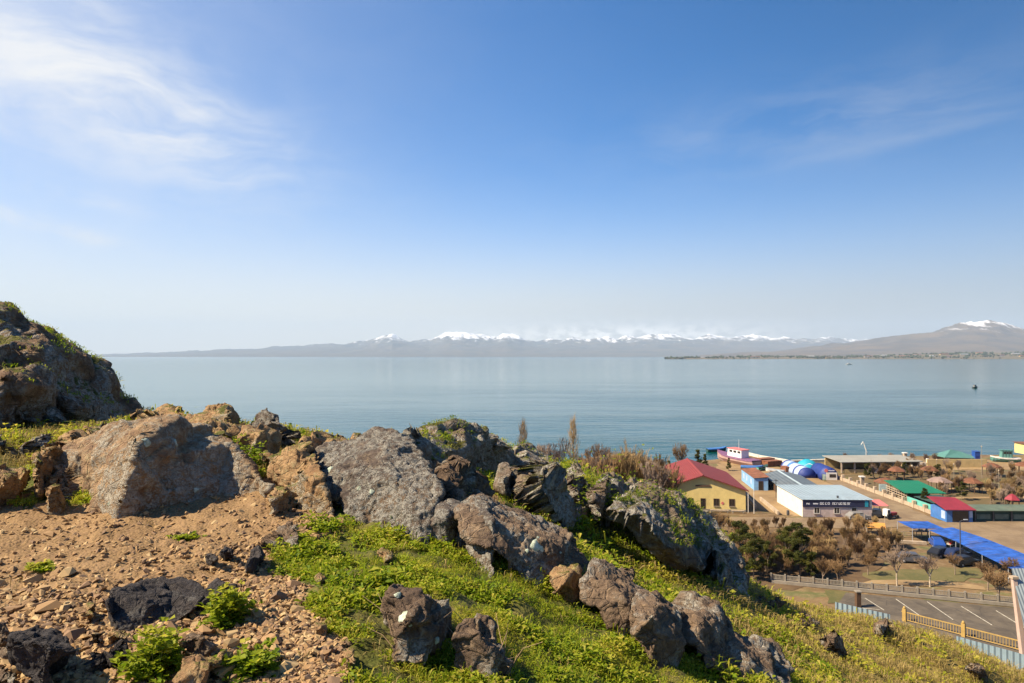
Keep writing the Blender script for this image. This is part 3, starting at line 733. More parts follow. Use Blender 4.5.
rock('dark pointed rock on the skyline above the tan split boulder', 'grey',
     [([(236,422,.2),(250,408,.3),(261,400,.3),(270,398,.3),(282,408,.3),(293,412,.4),(301,428,.4),(319,437,.6),(307,449,.2),(280,448,0),(250,442,0)], [(268,412,-.1),(284,424,-.3),(262,428,-.2)])], Y=9.9, facet=0.5, thick=1.6)
rock('pale lichen-spotted boulder beneath the dark pointed rock', 'tan',
     [([(236,440,.2),(243,426,.3),(262,423,.3),(280,429,.3),(285,444,.2),(272,454,0),(250,455,0)], [(260,436,-.25)])], Y=9.0, facet=0.3)
rock('ochre split boulder overhanging the bare earth beside the big grey slab', 'tan',
     [([(256,454,.5),(276,445,.7),(300,442,.9),(324,446,.9),(330,462,.4),(322,480,.1),(330,502,0),(308,500,-.05),(282,494,0),(264,476,.25)], [(296,458,.2),(306,478,-.05),(284,470,.2)])], base=(312,504), facet=0.3, thick=1.5, strat=0.2)
# --- the central ridge
rock('biggest grey lichen-covered slab of the central ridge', 'grey',
     [([(304,462,.9),(330,447,1.3),(356,440,1.6),(376,432,1.7),(393,434,1.7),(411,443,1.6),(419,456,1.3),(436,476,.9),(442,492,.6),(432,506,.35),(426,525,.1),(400,528,0),(368,517,.05),(344,502,.1),(320,489,.3),(308,476,.6)],
       [(350,470,.55),(382,455,.9),(392,485,.35),(410,505,.2),(360,495,.25)])], base=(400,530), facet=0.045, thick=2.0, px_vox=1.2, rough=1.8, near=0.93, sink=26)
rock('small grey angular block wedged between the big grey slab and long brown wedge', 'grey',
     [([(426,524,.0),(436,506,.15),(450,500,.3),(468,508,.3),(474,530,.1),(448,532,0)], [(446,514,-.05)])], base=(448,534), facet=0.045, rough=1.4, fit=True, near=0.92, sink=26, thick=0.9)
rock('long wedge rock tapering down into the grass with one round pale lichen', 'brown',
     [([(456,512,.5),(462,500,.8),(476,496,1.0),(500,507,1.1),(540,519,1.2),(571,535,1.1),(592,555,.7),(595,564,.3),(560,565,.05),(520,556,0),(490,548,0),(464,534,.2)],
       [(485,520,.3),(520,532,.28),(555,546,.25)])], base=(530,560), near=0.90, sink=40, facet=0.045, thick=1.2, px_vox=1.2, rough=1.4)
rock('grey lichened block at the upper end of the long wedge rock', 'grey',
     [([(455,508,.4),(470,498,.6),(484,503,.6),(494,520,.4),(492,545,.05),(478,543,0),(462,531,.1)], [(478,520,.2)])], base=(480,548), fit=True, near=0.91, sink=34, facet=0.045, rough=1.6, thick=0.9)
rock('brown shaded slab in the gap behind the big grey slab', 'brown',
     [([(424,470,.6),(440,462,.9),(462,468,.9),(484,482,.6),(492,494,.3),(474,499,0),(450,498,0),(432,488,.2)], [(456,482,.2)])], Y=9.6, facet=0.5)
rock('broad knobbly grey crag on the skyline right of the big grey slab', 'crag',
     [([(394,440,.4),(404,431,.5),(416,431,.5),(432,428,.5),(445,427,.4),(461,425,.3),(474,429,.3),(488,427,.5),(497,437,.6),(509,446,.8),(500,458,.2),(478,474,-.2),(452,480,-.4),(428,468,-.2),(402,452,0)],
       [(430,440,-.1),(446,450,-.5),(474,448,-.4),(462,462,-.5)])], Y=12.5, facet=0.72, size=1.5, thick=2.5)
rock('low tan rock on the skyline between dark pointed rock and big grey slab', 'tan',
     [([(298,440,.3),(312,432,.4),(330,433,.4),(352,433,.4),(376,436,.4),(384,448,.2),(350,456,0),(316,452,0)], [(340,444,0)])], Y=10.8, facet=0.5)
rock('tan lit crag with a mossy saddle right of the knobbly grey crag', 'crag',
     [([(468,484,0),(480,466,.3),(496,452,.5),(514,446,.5),(530,447,.4),(545,455,.4),(551,466,.2),(528,466,0),(508,470,-.2),(494,488,-.4),(480,488,-.3)], [(512,458,-.1),(494,470,-.2)])], Y=16, facet=0.65, size=1.6, thick=2.5)
rock('grey bulky crag standing over the small green saddle', 'crag',
     [([(500,494,0),(510,476,.2),(526,465,.5),(541,464,.5),(556,474,.4),(569,489,.3),(566,505,0),(548,510,-.3),(530,502,-.4),(514,494,-.3)], [(530,480,-.2),(548,490,-.4)])], base=(545,511), facet=0.6, size=1.5, thick=2.2)
rock('upright tan and grey crag beneath the tall bare poplar', 'crag',
     [([(558,482,.2),(567,463,.3),(579,461,.4),(591,470,.4),(599,482,.3),(594,500,0),(576,504,-.3),(565,494,-.2)], [(578,476,-.3),(586,490,-.4)])], Y=15.5, facet=0.6, size=1.1, thick=1.8)
rock('thin leaning tan slab in front of the upright crag', 'tan',
     [([(567,494,0),(572,478,.2),(578,480,.2),(577,500,0),(570,502,0)], [(573,490,-.15)])], Y=14.6, facet=0.3, thick=0.5)
for lab, ol, iy in [('small blocky crag left of the dry grass hump', [(598,486,0),(604,475,.2),(616,473,.3),(624,482,.2),(622,500,-.2),(606,502,-.2)], 16.5),
                    ('pale pointed stones at the top of the dark cliff', [(622,488,0),(632,479,.2),(646,482,.3),(654,492,.2),(644,502,-.2),(628,502,-.2)], 16.2),
                    ('jagged stone at the far end of the crest before the red roof', [(640,488,0),(650,484,.2),(664,491,.3),(674,500,.2),(664,508,-.2),(646,504,-.2)], 17.0)]:
    rock(lab, 'crag', [(ol, [(sum(p[0] for p in ol) / 6, sum(p[1] for p in ol) / 6, -.3)])], Y=iy, facet=0.6, thick=1.5, size=1.0)
rock('dark steep cliff with grey lichen and mossy ledges facing the yellow house', 'crag',
     [([(612,516,.3),(622,498,.7),(642,490,1),(656,488,1.2),(676,494,1.4),(691,504,1.5),(706,515,1.5),(720,535,1.4),(738,560,1.2),(746,579,.8),(738,587,.2),(722,584,0),(714,566,-.2),(690,560,-.5),(672,564,-.6),(650,544,-.5),(630,534,-.2)],
       [(640,514,-.1),(665,520,-.1),(690,530,.1),(700,548,0),(722,566,.3),(660,542,-.5),(680,508,.5)])], Y=14.3, near=0.93, facet=0.34, size=2.0, rough=1.6, thick=3.2, px_vox=1.3, sm=1)

for lab, mt_, ol, y_ in [
  ('tan block closing the gap between ochre split boulder and big grey slab', 'tan', [(318,452,.3),(330,440,.5),(346,438,.5),(356,448,.4),(350,466,.1),(330,472,0)], 9.2),
  ('tan jagged stone on the skyline just left of the knobbly grey crag', 'crag', [(378,446,.2),(384,434,.4),(394,431,.4),(404,438,.3),(402,456,0),(386,458,0)], 11.8),
  ('long low tan stone behind the pale wedge boulder near the cleft', 'tan', [(196,432,.2),(208,420,.4),(228,416,.5),(246,424,.4),(250,438,.1),(226,446,0),(206,442,0)], 9.6),
  ('brown fractured block behind the small grey angular block', 'brown', [(438,500,.2),(448,484,.4),(464,478,.5),(482,488,.4),(488,502,.1),(470,508,0),(450,508,0)], 9.0),
  ('tan shard standing between the mossy crag and the bulky crag', 'crag', [(494,486,.1),(500,466,.3),(508,462,.3),(516,474,.2),(514,494,0),(502,498,0)], 15.0),
  ('grey jagged block right of the upright tan crag', 'crag', [(594,500,.1),(598,482,.3),(610,476,.4),(622,484,.3),(626,502,.1),(612,512,0),(600,510,0)], 15.4),
  ('tan pointed shard on the crest above the dark cliff', 'tan', [(634,490,.1),(640,478,.2),(648,480,.2),(652,494,.1),(644,500,0)], 15.6),
  ('low mossy stone in the saddle below the bulky crag', 'crag', [(566,512,.1),(574,502,.3),(588,502,.3),(596,512,.1),(584,520,0)], 14.0),
  ('grey stone at the upper edge of the dark cliff', 'crag', [(604,510,.1),(610,498,.3),(622,494,.3),(630,504,.2),(624,518,0),(610,520,0)], 14.6),
  ('flat tan stone on the bare earth at the foot of the split boulder', 'tan', [(262,494,.1),(274,486,.3),(292,490,.3),(300,500,.1),(284,506,0),(268,504,0)], 7.2),
  ('tan slab leaning left of the pale wedge boulder', 'tan', [(34,492,.1),(44,474,.4),(58,470,.5),(66,484,.3),(62,500,.0),(44,502,0)], 7.0)]:
    cx_, cy_ = sum(p[0] for p in ol) / len(ol), sum(p[1] for p in ol) / len(ol)
    rock(lab, mt_, [(ol, [(cx_, cy_, -.15)])], Y=y_, facet=0.45, thick=1.1 if y_ > 8 else .6)
LONG_WEDGE = [o for o in bpy.data.objects if o.get('label', '').startswith('long wedge rock')][0]
PALE_WEDGE = [o for o in bpy.data.objects if o.get('label', '').startswith('large pale wedge')][0]
GREY_SLAB = [o for o in bpy.data.objects if o.get('label', '').startswith('biggest grey')][0]
# --- foreground rocks in the turf
UPRIGHT = rock('upright brown rock with one pale lichen standing in the green turf', 'brown',
     [([(383,612,.1),(388,600,.15),(398,584,.2),(410,577,.25),(423,583,.25),(440,592,.3),(454,601,.3),(460,626,.2),(450,650,0),(425,655,-.05),(400,648,-.03),(388,630,.05)], [(412,605,-.08),(430,625,-.02),(405,630,-.06)])], base=(420,656), facet=0.3, thick=0.7)
rock('low dark rock with white lichen streaks beside the upright brown rock', 'brown',
     [([(446,640,.1),(458,618,.25),(476,609,.3),(496,621,.3),(507,645,.2),(517,664,.05),(488,674,-.05),(458,664,0)], [(476,636,0),(492,652,-.02)])], base=(485,676), facet=0.38, thick=0.6)
rock('small square tan block at the end of the long wedge rock', 'tan',
     [([(547,580,0),(560,563,.2),(577,562,.25),(584,574,.2),(581,598,0),(562,600,0),(552,590,0)], [(568,576,-.05)])], base=(568,603), facet=0.3, thick=0.5)
rock('brown slanting slab of the lower ridge with a lit crest', 'brown',
     [([(581,582,.1),(596,560,.5),(606,562,.6),(622,575,.6),(636,588,.5),(650,596,.5),(650,612,.2),(634,628,-.1),(618,622,-.1),(600,606,-.05),(584,600,0)], [(606,582,.1),(626,600,0)])], base=(612,626), facet=0.045, rough=1.8, near=0.92, sink=28, thick=0.9, px_vox=1.2)
rock('dark overhanging boulder of the lower ridge in its own shade', 'brown',
     [([(624,612,.2),(640,594,.5),(656,592,.6),(672,606,.5),(684,616,.4),(682,640,.05),(668,655,-.1),(648,650,-.1),(630,634,0)], [(652,616,-.1),(660,636,-.15)])], base=(660,657), facet=0.06, rough=1.8, fit=True, near=0.92, sink=28, thick=0.9, px_vox=1.2)
rock('long jagged brown ridge rock running down to the lower right', 'brown',
     [([(662,606,.4),(676,590,.8),(694,594,.9),(716,604,1.0),(734,622,1.0),(756,632,1.0),(776,649,.8),(792,664,.5),(786,676,.1),(762,682,-.1),(734,672,-.2),(704,654,-.2),(682,636,0)],
       [(700,616,.2),(728,642,.2),(758,660,.1),(694,632,-.05)])], base=(720,672), facet=0.22, rough=1.8, near=0.92, sink=28, thick=1.2, size=0.9)
for lab, ol, b in [('tan stone heading the low stone row beyond the brown ridge', [(752,604,.1),(760,592,.3),(774,590,.4),(786,597,.3),(782,608,0),(764,610,0)], (768,612)),
                   ('dark stone in the middle of the low stone row on the slope', [(792,610,.1),(800,602,.3),(814,612,.3),(824,624,.2),(814,632,0),(800,624,0)], (808,634)),
                   ('lowest rock of the low stone row on the right slope', [(818,634,.1),(828,627,.3),(842,638,.3),(852,654,.2),(840,660,0),(824,650,0)], (834,662)),
                   ('brown boulder beside the blue fence at the brow of the slope', [(875,630,.1),(879,618,.3),(889,613,.3),(900,618,.3),(907,631,.1),(892,637,-.1)], (892,634)),
                   ('half buried brown stone on the right slope under the railing', [(962,668,.1),(970,660,.3),(984,666,.3),(992,678,.1),(976,682,0)], (978,682)),
                   ('small tan rock in the turf below the dark cliff', [(664,470+90,.1),(670,552,.3),(680,556,.3),(684,566,0),(670,569,0)], (674,570)),
                   ('small brown rock on the crest of the lower ridge in a grass tuft', [(612,572,.1),(622,563,.3),(634,568,.3),(637,580,.1),(624,585,0)], (625,587))]:
    rock(lab, 'brown', [(ol, [(sum(p[0] for p in ol) / len(ol), sum(p[1] for p in ol) / len(ol), -.1)])], base=b, facet=0.4, size=None, sink=6)
# --- dark loose rocks at the lower left
rock('flat black slab lying on the gravel between two green plants', 'black',
     [([(106,602,0),(112,592,.15),(124,586,.35),(150,580,.5),(178,578,.6),(202,586,.5),(206,595,.3),(194,608,.1),(166,616,-.02),(140,622,-.06),(114,616,-.03)], [(140,598,.1),(172,594,.25)])], base=(145,624), facet=0.045, rough=1.4, thick=0.55, px_vox=1.2, near=0.95)
rock('black jagged boulder at the lower left with a glossy broken face', 'black',
     [([(11,660,0),(13,634,.1),(26,621,.2),(48,618,.25),(69,624,.25),(82,640,.2),(80,664,.05),(58,688,-.05),(24,692,-.05)], [(44,645,-.1),(60,655,-.08)])], base=(40,690), facet=0.28, thick=0.6, px_vox=1.3)
rock('black slanting stone between the jagged boulder and the small green plant', 'black',
     [([(84,664,0),(96,650,.1),(113,640,.2),(136,640,.2),(130,656,.05),(116,668,0),(98,674,0)], [(112,654,-.03)])], base=(104,676), facet=0.35, thick=0.4)
rock('small black stone behind the jagged black boulder', 'black',
     [([(74,640,0),(82,626,.1),(96,624,.15),(104,634,.1),(98,648,0),(82,650,0)], [(90,636,-.04)])], base=(90,652), facet=0.35, thick=0.35)
rock('dark stone at the right tip of the flat black slab', 'black',
     [([(196,600,0),(202,584,.15),(218,577,.2),(234,582,.2),(238,596,.1),(226,606,0),(208,608,0)], [(218,592,-.04)])], base=(216,610), facet=0.35, thick=0.4)
rock('reddish dark stone between the two green plants at lower left', 'brown',
     [([(172,640,0),(184,630,.1),(206,628,.15),(220,640,.1),(214,654,0),(190,660,0),(176,654,0)], [(196,642,-.03)])], base=(194,662), facet=0.35, thick=0.4)
rock('pale brown cracked stone at the bottom edge right of the green plant', 'tan',
     [([(174,682,0),(186,658,.12),(206,653,.2),(226,650,.22),(237,658,.2),(230,674,.08),(210,692,0),(184,694,0)], [(206,668,-.03)])], base=(200,692), facet=0.3, thick=0.5, strat=0.3)
rock('rounded brown stone at the bottom left corner edge', 'brown',
     [([(-14,616,.1),(0,610,.1),(15,620,.1),(17,642,0),(6,656,0),(-14,660,0)], [(2,634,-.05)])], base=(2,662), facet=0.3, thick=0.4)
rock('brown stone under the jagged black boulder in the bottom left corner', 'brown',
     [([(-10,672,.1),(2,660,.1),(18,664,.1),(20,684,0),(-10,692,0)], [(6,676,-.05)])], base=(4,690), facet=0.3, thick=0.4)
rock('blue-black stone on the gravel near the green patch', 'black',
     [([(242,566,0),(246,552,.1),(258,546,.15),(266,556,.1),(260,568,0),(250,573,0)], [(254,560,-.04)])], base=(252,575), facet=0.35, thick=0.35)
rock('dark reddish rock at the top of the gravel path beside the green herbs', 'brown',
     [([(262,540,.05),(276,528,.15),(290,520,.2),(300,528,.15),(297,542,.05),(282,548,0),(268,548,0)], [(284,535,-.03)])], base=(282,550), facet=0.35, thick=0.5)
for lab, ol, b in [('tan cube-like stone in the gravel path', [(312,628,.0),(316,620,.1),(326,622,.1),(326,634,0),(316,637,0)], (320,639)),
                   ('pinkish stone lying in the green herbs', [(376,552,0),(382,547,.1),(392,549,.1),(392,557,0),(380,560,0)], (385,561)),
                   ('tan stone at the edge of the gravel and herbs', [(315,577,0),(320,572,.1),(328,575,.1),(326,582,0),(317,583,0)], (321,585)),
                   ('dark brown stone low in the gravel path by the turf', [(340,656,0),(344,648,.1),(353,650,.1),(354,662,0),(345,668,0)], (347,670)),
                   ('pair-sized dark stone on the open gravel left of the blue-black stone', [(219,553,0),(224,546,.1),(233,546,.1),(235,555,0),(226,560,0)], (227,561)),
                   ('flat dark stone on the open gravel', [(200,556,0),(206,552,.1),(216,553,.1),(217,559,0),(206,562,0)], (209,563)),
                   ('tan flat stone next to the flat black slab', [(106,636,0),(112,630,.08),(124,630,.1),(130,637,.05),(120,643,0),(110,643,0)], (118,645)),
                   ('tan upright stone behind the small black stone', [(82,616,0),(86,604,.08),(94,604,.1),(96,616,.05),(88,622,0)], (89,624))]:
    rock(lab, 'black' if ('dark' in lab and 'brown' not in lab) else 'tan', [(ol, [(sum(p[0] for p in ol) / len(ol), sum(p[1] for p in ol) / len(ol), -.03)])], base=b, facet=0.3, sink=5, name='stone', cat='stone', px_vox=1.2)

# --- round pale lichens that stand out on single rocks
from mathutils.bvhtree import BVHTree
m, t, b, _ = newmat('pale green lichen'); v = t.new('ShaderNodeTexCoord').outputs['Object']
t.put(b.inputs['Base Color'], t.mix(t.ramp(t.noise(v, 40, 6, 0.7), 0.35, 0.65), (0.27, 0.31, 0.22), (0.50, 0.54, 0.44))); b.inputs['Roughness'].default_value = 0.95
M_LICHEN = m
def lichen(ro, px, py, r):
    me = ro.data; nv = len(me.vertices)
    bvh = BVHTree.FromPolygons([v_.co for v_ in me.vertices], [p_.vertices[:] for p_ in me.polygons])
    e = Vector((0, 0, EYE)) - ro.location; d = Vector(P(px, py, 5.0)) - Vector((0, 0, EYE)); d.normalize()
    h = bvh.ray_cast(e, d)
    if h[0] is None: return
    n = h[1]; a = n.orthogonal().normalized(); c = n.cross(a); ph = random.uniform(0, 9); rows = []
    for k in range(5):
        for i in range(22):
            th = i / 22 * 6.283; rr = r * (k / 4) * (1 + .16 * math.sin(3 * th + ph) + .10 * math.sin(7 * th + 2 * ph))
            rows.append(h[0] + (a * math.cos(th) + c * math.sin(th)) * rr + n * (.016 - .004 * (k / 4) ** 2 if k < 4 else -.03))
    mb = MB(); mb.add(rows, [(k * 22 + i, k * 22 + (i + 1) % 22, (k + 1) * 22 + (i + 1) % 22, (k + 1) * 22 + i) for k in range(1, 4) for i in range(22)] + [tuple(22 + i for i in range(21, -1, -1))])
    mb.build('lichen', M_LICHEN, ro, True)
for ro, px, py, r in ((LONG_WEDGE, 538, 545, .085), (LONG_WEDGE, 527, 551, .02), (LONG_WEDGE, 560, 553, .012), (UPRIGHT, 405, 618, .04), (UPRIGHT, 398, 595, .018), (UPRIGHT, 436, 640, .02), (PALE_WEDGE, 175, 443, .05), (PALE_WEDGE, 147, 443, .05), (PALE_WEDGE, 196, 490, .03), (GREY_SLAB, 330, 470, .04), (GREY_SLAB, 372, 492, .03)):
    lichen(ro, px, py, r)

# --- gravel and loose stones on the bare earth
def pebble_unit(seed):
    r = np.random.default_rng(seed)
    me = bpy.data.meshes.new('p'); bm = bmesh.new()
    for q in r.normal(size=(11, 3)):
        q = q / np.linalg.norm(q) * (1, .8, .55); bm.verts.new(q)
    bmesh.ops.convex_hull(bm, input=bm.verts); bmesh.ops.delete(bm, geom=[v for v in bm.verts if not v.link_faces], context='VERTS')
    bmesh.ops.triangulate(bm, faces=bm.faces); bmesh.ops.recalc_face_normals(bm, faces=bm.faces)
    bm.verts.index_update(); v = np.array([x.co[:] for x in bm.verts]); f = np.array([[y.index for y in x.verts] for x in bm.faces]); bm.free()
    bpy.data.meshes.remove(me)
    return v, f
PEB = [pebble_unit(i) for i in range(8)]
def dirt_points(n, y0, y1, p=1.0, thr=0.5):
    out = []
    while sum(len(o) for o in out) < n:
        Y = y0 * (y1 / y0) ** RNG.random(20000) if p == 1 else y0 + (y1 - y0) * RNG.random(20000)
        X = (RNG.random(20000) * 1100 - 60 - 512) / F * Y
        Z = hz(X, Y); d, _ = zone(X, Y, Z); k = d > thr; out.append(np.c_[X, Y, Z][k])
    return np.concatenate(out)[:n]
m, t, b, _ = newmat('gravel stone')
at = t.new('ShaderNodeAttribute', attribute_name='tint').outputs['Fac']
v = t.new('ShaderNodeTexCoord').outputs['Object']
cr = t.new('ShaderNodeValToRGB'); t.put(cr.inputs[0], at); e = cr.color_ramp.elements
e[0].position = 0; e[0].color = (0.11, 0.07, 0.045, 1); e[1].position = 1; e[1].color = (0.48, 0.34, 0.165, 1)
for q, c in ((0.3, (0.23, 0.135, 0.07, 1)), (0.6, (0.34, 0.20, 0.08, 1)), (0.85, (0.40, 0.27, 0.125, 1))):
    x = cr.color_ramp.elements.new(q); x.color = c
t.put(b.inputs['Base Color'], t.mix(t.ramp(t.noise(v, 45, 4), 0.4, 0.7, 0, 0.4), cr.outputs[0], (0.16, 0.11, 0.07)))
b.inputs['Roughness'].default_value = 0.9
M_GRAVEL = m
def scatter_pebbles(name, pts, smin, smax, powr):
    VV, FF, TT, off = [], [], [], 0
    for u in range(8):
        q = pts[u::8]; n = len(q); bv, bf = PEB[u]
        s_ = smin + (smax - smin) * RNG.random(n) ** powr
        a = RNG.random(n) * 6.283; ti = RNG.normal(0, .3, (n, 2))
        c, s2 = np.cos(a), np.sin(a)
        x = bv[None, :, 0] * c[:, None] - bv[None, :, 1] * s2[:, None]; y = bv[None, :, 0] * s2[:, None] + bv[None, :, 1] * c[:, None]
        z = bv[None, :, 2] + x * ti[:, :1] + y * ti[:, 1:]
        V = np.stack([x, y, z], -1) * s_[:, None, None] + (q + np.c_[q[:, :2] * 0, s_ * 0.22])[:, None, :]
        VV.append(V.reshape(-1, 3)); FF.append((bf[None] + (np.arange(n) * len(bv))[:, None, None] + off).reshape(-1, 3)); off += n * len(bv)
        TT.append(np.repeat(np.clip(RNG.normal(.55, .26, n), 0, 1), len(bv)))
    o = link(name, np_mesh(name, np.concatenate(VV), np.concatenate(FF), M_GRAVEL, {'tint': np.concatenate(TT)}, smooth=False)); return o
g1 = dirt_points(60000, 2.6, 9.0); g2 = dirt_points(26000, 2.6, 6.8)
_px, _py = proj(g1[:, 0], g1[:, 1], g1[:, 2])
kk = RNG.random(len(g1)) < np.clip(0.20 + (_py - 570) / 130 + (_px > 235) * 0.45 + fbm(g1 * 1.3, 3) * 0.6, 0.12, 0.95)
_px2, _py2 = proj(g2[:, 0], g2[:, 1], g2[:, 2])
k2 = RNG.random(len(g2)) < 0.55 * np.clip((_py2 - 570) / 100 + (_px2 > 225) * .4, 0.05, 1) * np.clip(0.5 + fbm(g2 * 1.1 + 5, 3), 0.1, 1)
grav = scatter_pebbles('gravel', np.concatenate([g1[kk], g2[k2][:14000]]), 0.005, 0.036, 3.0)
tag(grav, 'tan angular gravel scattered over the bare earth of the hilltop', 'gravel', kind='stuff')
lp = dirt_points(900, 2.9, 7.0); _lx, _ly = proj(lp[:, 0], lp[:, 1], lp[:, 2]); lp = lp[RNG.random(len(lp)) < np.where((_ly > 570) | (_lx > 245), .30, .035)][:150]
for k, q in enumerate(lp):
    bv, bf = PEB[k % 8]
    if k < 8:
        me = np_mesh('loose_stone', bv, bf, M_GRAVEL, {'tint': np.full(len(bv), [.3, .5, .7, .9, .15, .6, .8, .4][k])}, smooth=False); PEB[k] = (bv, bf); 
        if k == 0: LS = []
        LS.append(me)
    o = link('loose_stone', LS[k % 8]); s_ = 0.024 + 0.06 * random.random() ** 2.0
    o.location = q + np.array([0, 0, s_ * .25]); o.scale = (s_,) * 3; o.rotation_euler = (random.uniform(-.4, .4), random.uniform(-.4, .4), random.uniform(0, 6.28))
    tag(o, 'loose fist-sized angular stone lying on the gravelly earth', 'stone', 'loose stones on the gravelly earth')
# ------------------------------------------------------------------ turf, herbs, dry grass
def leaf_mat(name, stops, trans=0.45):
    m, t, b, out = newmat(name)
    at = t.new('ShaderNodeAttribute', attribute_name='tint').outputs['Fac']
    cr = t.new('ShaderNodeValToRGB'); t.put(cr.inputs[0], at)
    e = cr.color_ramp.elements; e[0].position = stops[0][0]; e[0].color = (*stops[0][1], 1); e[1].position = stops[-1][0]; e[1].color = (*stops[-1][1], 1)
    for q, c in stops[1:-1]: x = e.new(q); x.color = (*c, 1)
    t.put(b.inputs['Base Color'], cr.outputs[0]); b.inputs['Roughness'].default_value = 0.6; b.inputs['Specular IOR Level'].default_value = 0.25
    tr = t.new('ShaderNodeBsdfTranslucent'); t.put(tr.inputs[0], cr.outputs[0])
    mx = t.new('ShaderNodeMixShader'); mx.inputs[0].default_value = trans
    t.l.new(b.outputs[0], mx.inputs[1]); t.l.new(tr.outputs[0], mx.inputs[2]); t.l.new(mx.outputs[0], out.inputs['Surface'])
    return m
M_HERB = leaf_mat('green herb leaf', [(0, (0.055, 0.105, 0.006)), (0.35, (0.165, 0.25, 0.009)), (0.7, (0.33, 0.375, 0.018)), (1, (0.50, 0.43, 0.06))], 0.55)
M_DRY = leaf_mat('dry grass blade', [(0, (0.12, 0.10, 0.02)), (0.4, (0.24, 0.18, 0.05)), (1, (0.44, 0.32, 0.12))], 0.35)
M_TREELEAF = leaf_mat('tree leaf', [(0, (0.035, 0.045, 0.008)), (0.5, (0.085, 0.095, 0.016)), (1, (0.20, 0.17, 0.03))], 0.3)

def hill_points(n, y0, y1, pxlo=-40, pxhi=1070, pw=1.0):
    Y = y0 * (y1 / y0) ** (RNG.random(n) ** pw); X = (pxlo + (pxhi - pxlo) * RNG.random(n) - 512) / F * Y
    return X, Y
def leaves(base, L, Wd, spread, lift, per, tint, tv=0.18, height=0.0):
    """per leaves at each base point: a bent two-piece leaf each; returns V, Q, tint"""
    n = len(base) * per
    b = np.repeat(base, per, 0); Lr = np.repeat(L, per) * RNG.uniform(.55, 1.25, n); Wr = np.repeat(Wd, per) * RNG.uniform(.7, 1.2, n)
    a = RNG.random(n) * 6.283; e = np.clip(RNG.normal(lift, 0.35, n), 0.05, 1.5)
    sp = np.repeat(spread, per) * np.sqrt(RNG.random(n)); a0 = RNG.random(n) * 6.283
    hgt = np.repeat(height, per) if np.ndim(height) else height
    root = b + np.c_[np.cos(a0) * sp, np.sin(a0) * sp, hgt * RNG.random(n) * (1 - 0.5 * (sp / (np.repeat(spread, per) + 1e-6)) ** 2)]
    d = np.c_[np.cos(a) * np.cos(e), np.sin(a) * np.cos(e), np.sin(e)]
    s_ = np.c_[-np.sin(a), np.cos(a), RNG.normal(0, .4, n)]; s_ /= np.linalg.norm(s_, axis=1)[:, None]
    d2 = d * (1, 1, 0.2) + np.c_[np.zeros((n, 2)), -0.15 * np.ones(n)]
    mid = root + d * (Lr * .55)[:, None]; tip = mid + d2 * (Lr * .5)[:, None]
    w1 = s_ * (Wr * .5)[:, None]
    V = np.stack([root, mid - w1, tip, mid + w1], 1).reshape(-1, 3)
    Q = np.arange(n * 4).reshape(-1, 4)
    T = np.clip(np.repeat(tint, per) + RNG.normal(0, tv, n), 0, 1)
    return V, Q, np.repeat(T, 4)
def join(ps):
    off = 0; V, Q, T = [], [], []
    for v, q, t in ps: V.append(v); Q.append(q + off); T.append(t); off += len(v)
    return np.concatenate(V), np.concatenate(Q), np.concatenate(T)

parts = []; dparts = []
for (n, y0, y1, per) in ((52000, 2.7, 7.5, 9), (42000, 7.0, 30, 8)):
    X, Y = hill_points(n, y0, y1)
    Z = hz(X, Y); d, dry = zone(X, Y, Z)
    p3 = np.c_[X, Y, X * 0]
    cl = fbm(p3 * 2.3 + 60, 4); big = fbm(p3 * 0.7 + 80, 3)
    dens = (1 - d) * np.clip(0.62 + cl * 1.15 + big * .5, 0.03, 1) * (1 - 0.62 * dry)
    px, py = proj(X, Y, Z)
    edge = (px < 420) & (py > 500) & (px > 200)
    dens = dens * np.where(edge, np.clip(0.55 + cl * 1.6, 0, 1), 1)
    k = RNG.random(n) < dens
    X, Y, Z, cl, big, dry = X[k], Y[k], Z[k], cl[k], big[k], dry[k]
    s_ = np.clip(Y / 5.0, 0.75, 10) ** 0.85
    pq = np.c_[X, Y, X * 0]; sp_ = fbm(pq * 1.5 + 140, 3); s_ = s_ * np.clip(1 + sp_ * 0.9, 0.55, 2.0) * RNG.uniform(.75, 1.35, len(X))
    hgt = np.clip(0.04 + cl * 0.08, 0.008, 0.16) * s_ ** 0.7
    br = RNG.normal(0, .10, len(X))
    herb = sp_ > -0.12
    tn = np.clip(0.52 + cl * .34 + big * .28 + dry * .3 + br, 0, 1)
    B = np.c_[X, Y, Z]
    parts.append(leaves(B[herb], 0.034 * s_[herb], 0.017 * s_[herb], 0.05 * s_[herb], 0.55, per, tn[herb], 0.18, hgt[herb]))
    g = ~herb
    parts.append(leaves(B[g], 0.085 * s_[g], 0.007 * s_[g], 0.045 * s_[g], 1.0, per, np.clip(tn[g] + .12, 0, 1), 0.18))
    # longer grass blades among the herbs
    j = RNG.random(len(X)) < 0.35
    parts.append(leaves(B[j], 0.10 * s_[j], 0.006 * s_[j], 0.04 * s_[j], 1.1, 5, np.clip(0.6 + dry[j] * .4 + cl[j] * .25, 0, 1), 0.18))
LG = np.concatenate(LEDGE); dL = np.clip(LG[:, 1] / 6, .75, 4) ** .8
parts.append(leaves(LG, 0.075 * dL, 0.009 * dL, 0.04 * dL, 0.9, 5, np.clip(.6 + fbm(LG * .8, 3) * .5, 0, 1), .2))
V, Q, T = join(parts)
tag(link('turf', np_mesh('turf', V, Q, M_HERB, {'tint': T}, smooth=False)), 'bright green low herbs and grass covering the slope', 'grass', kind='stuff')
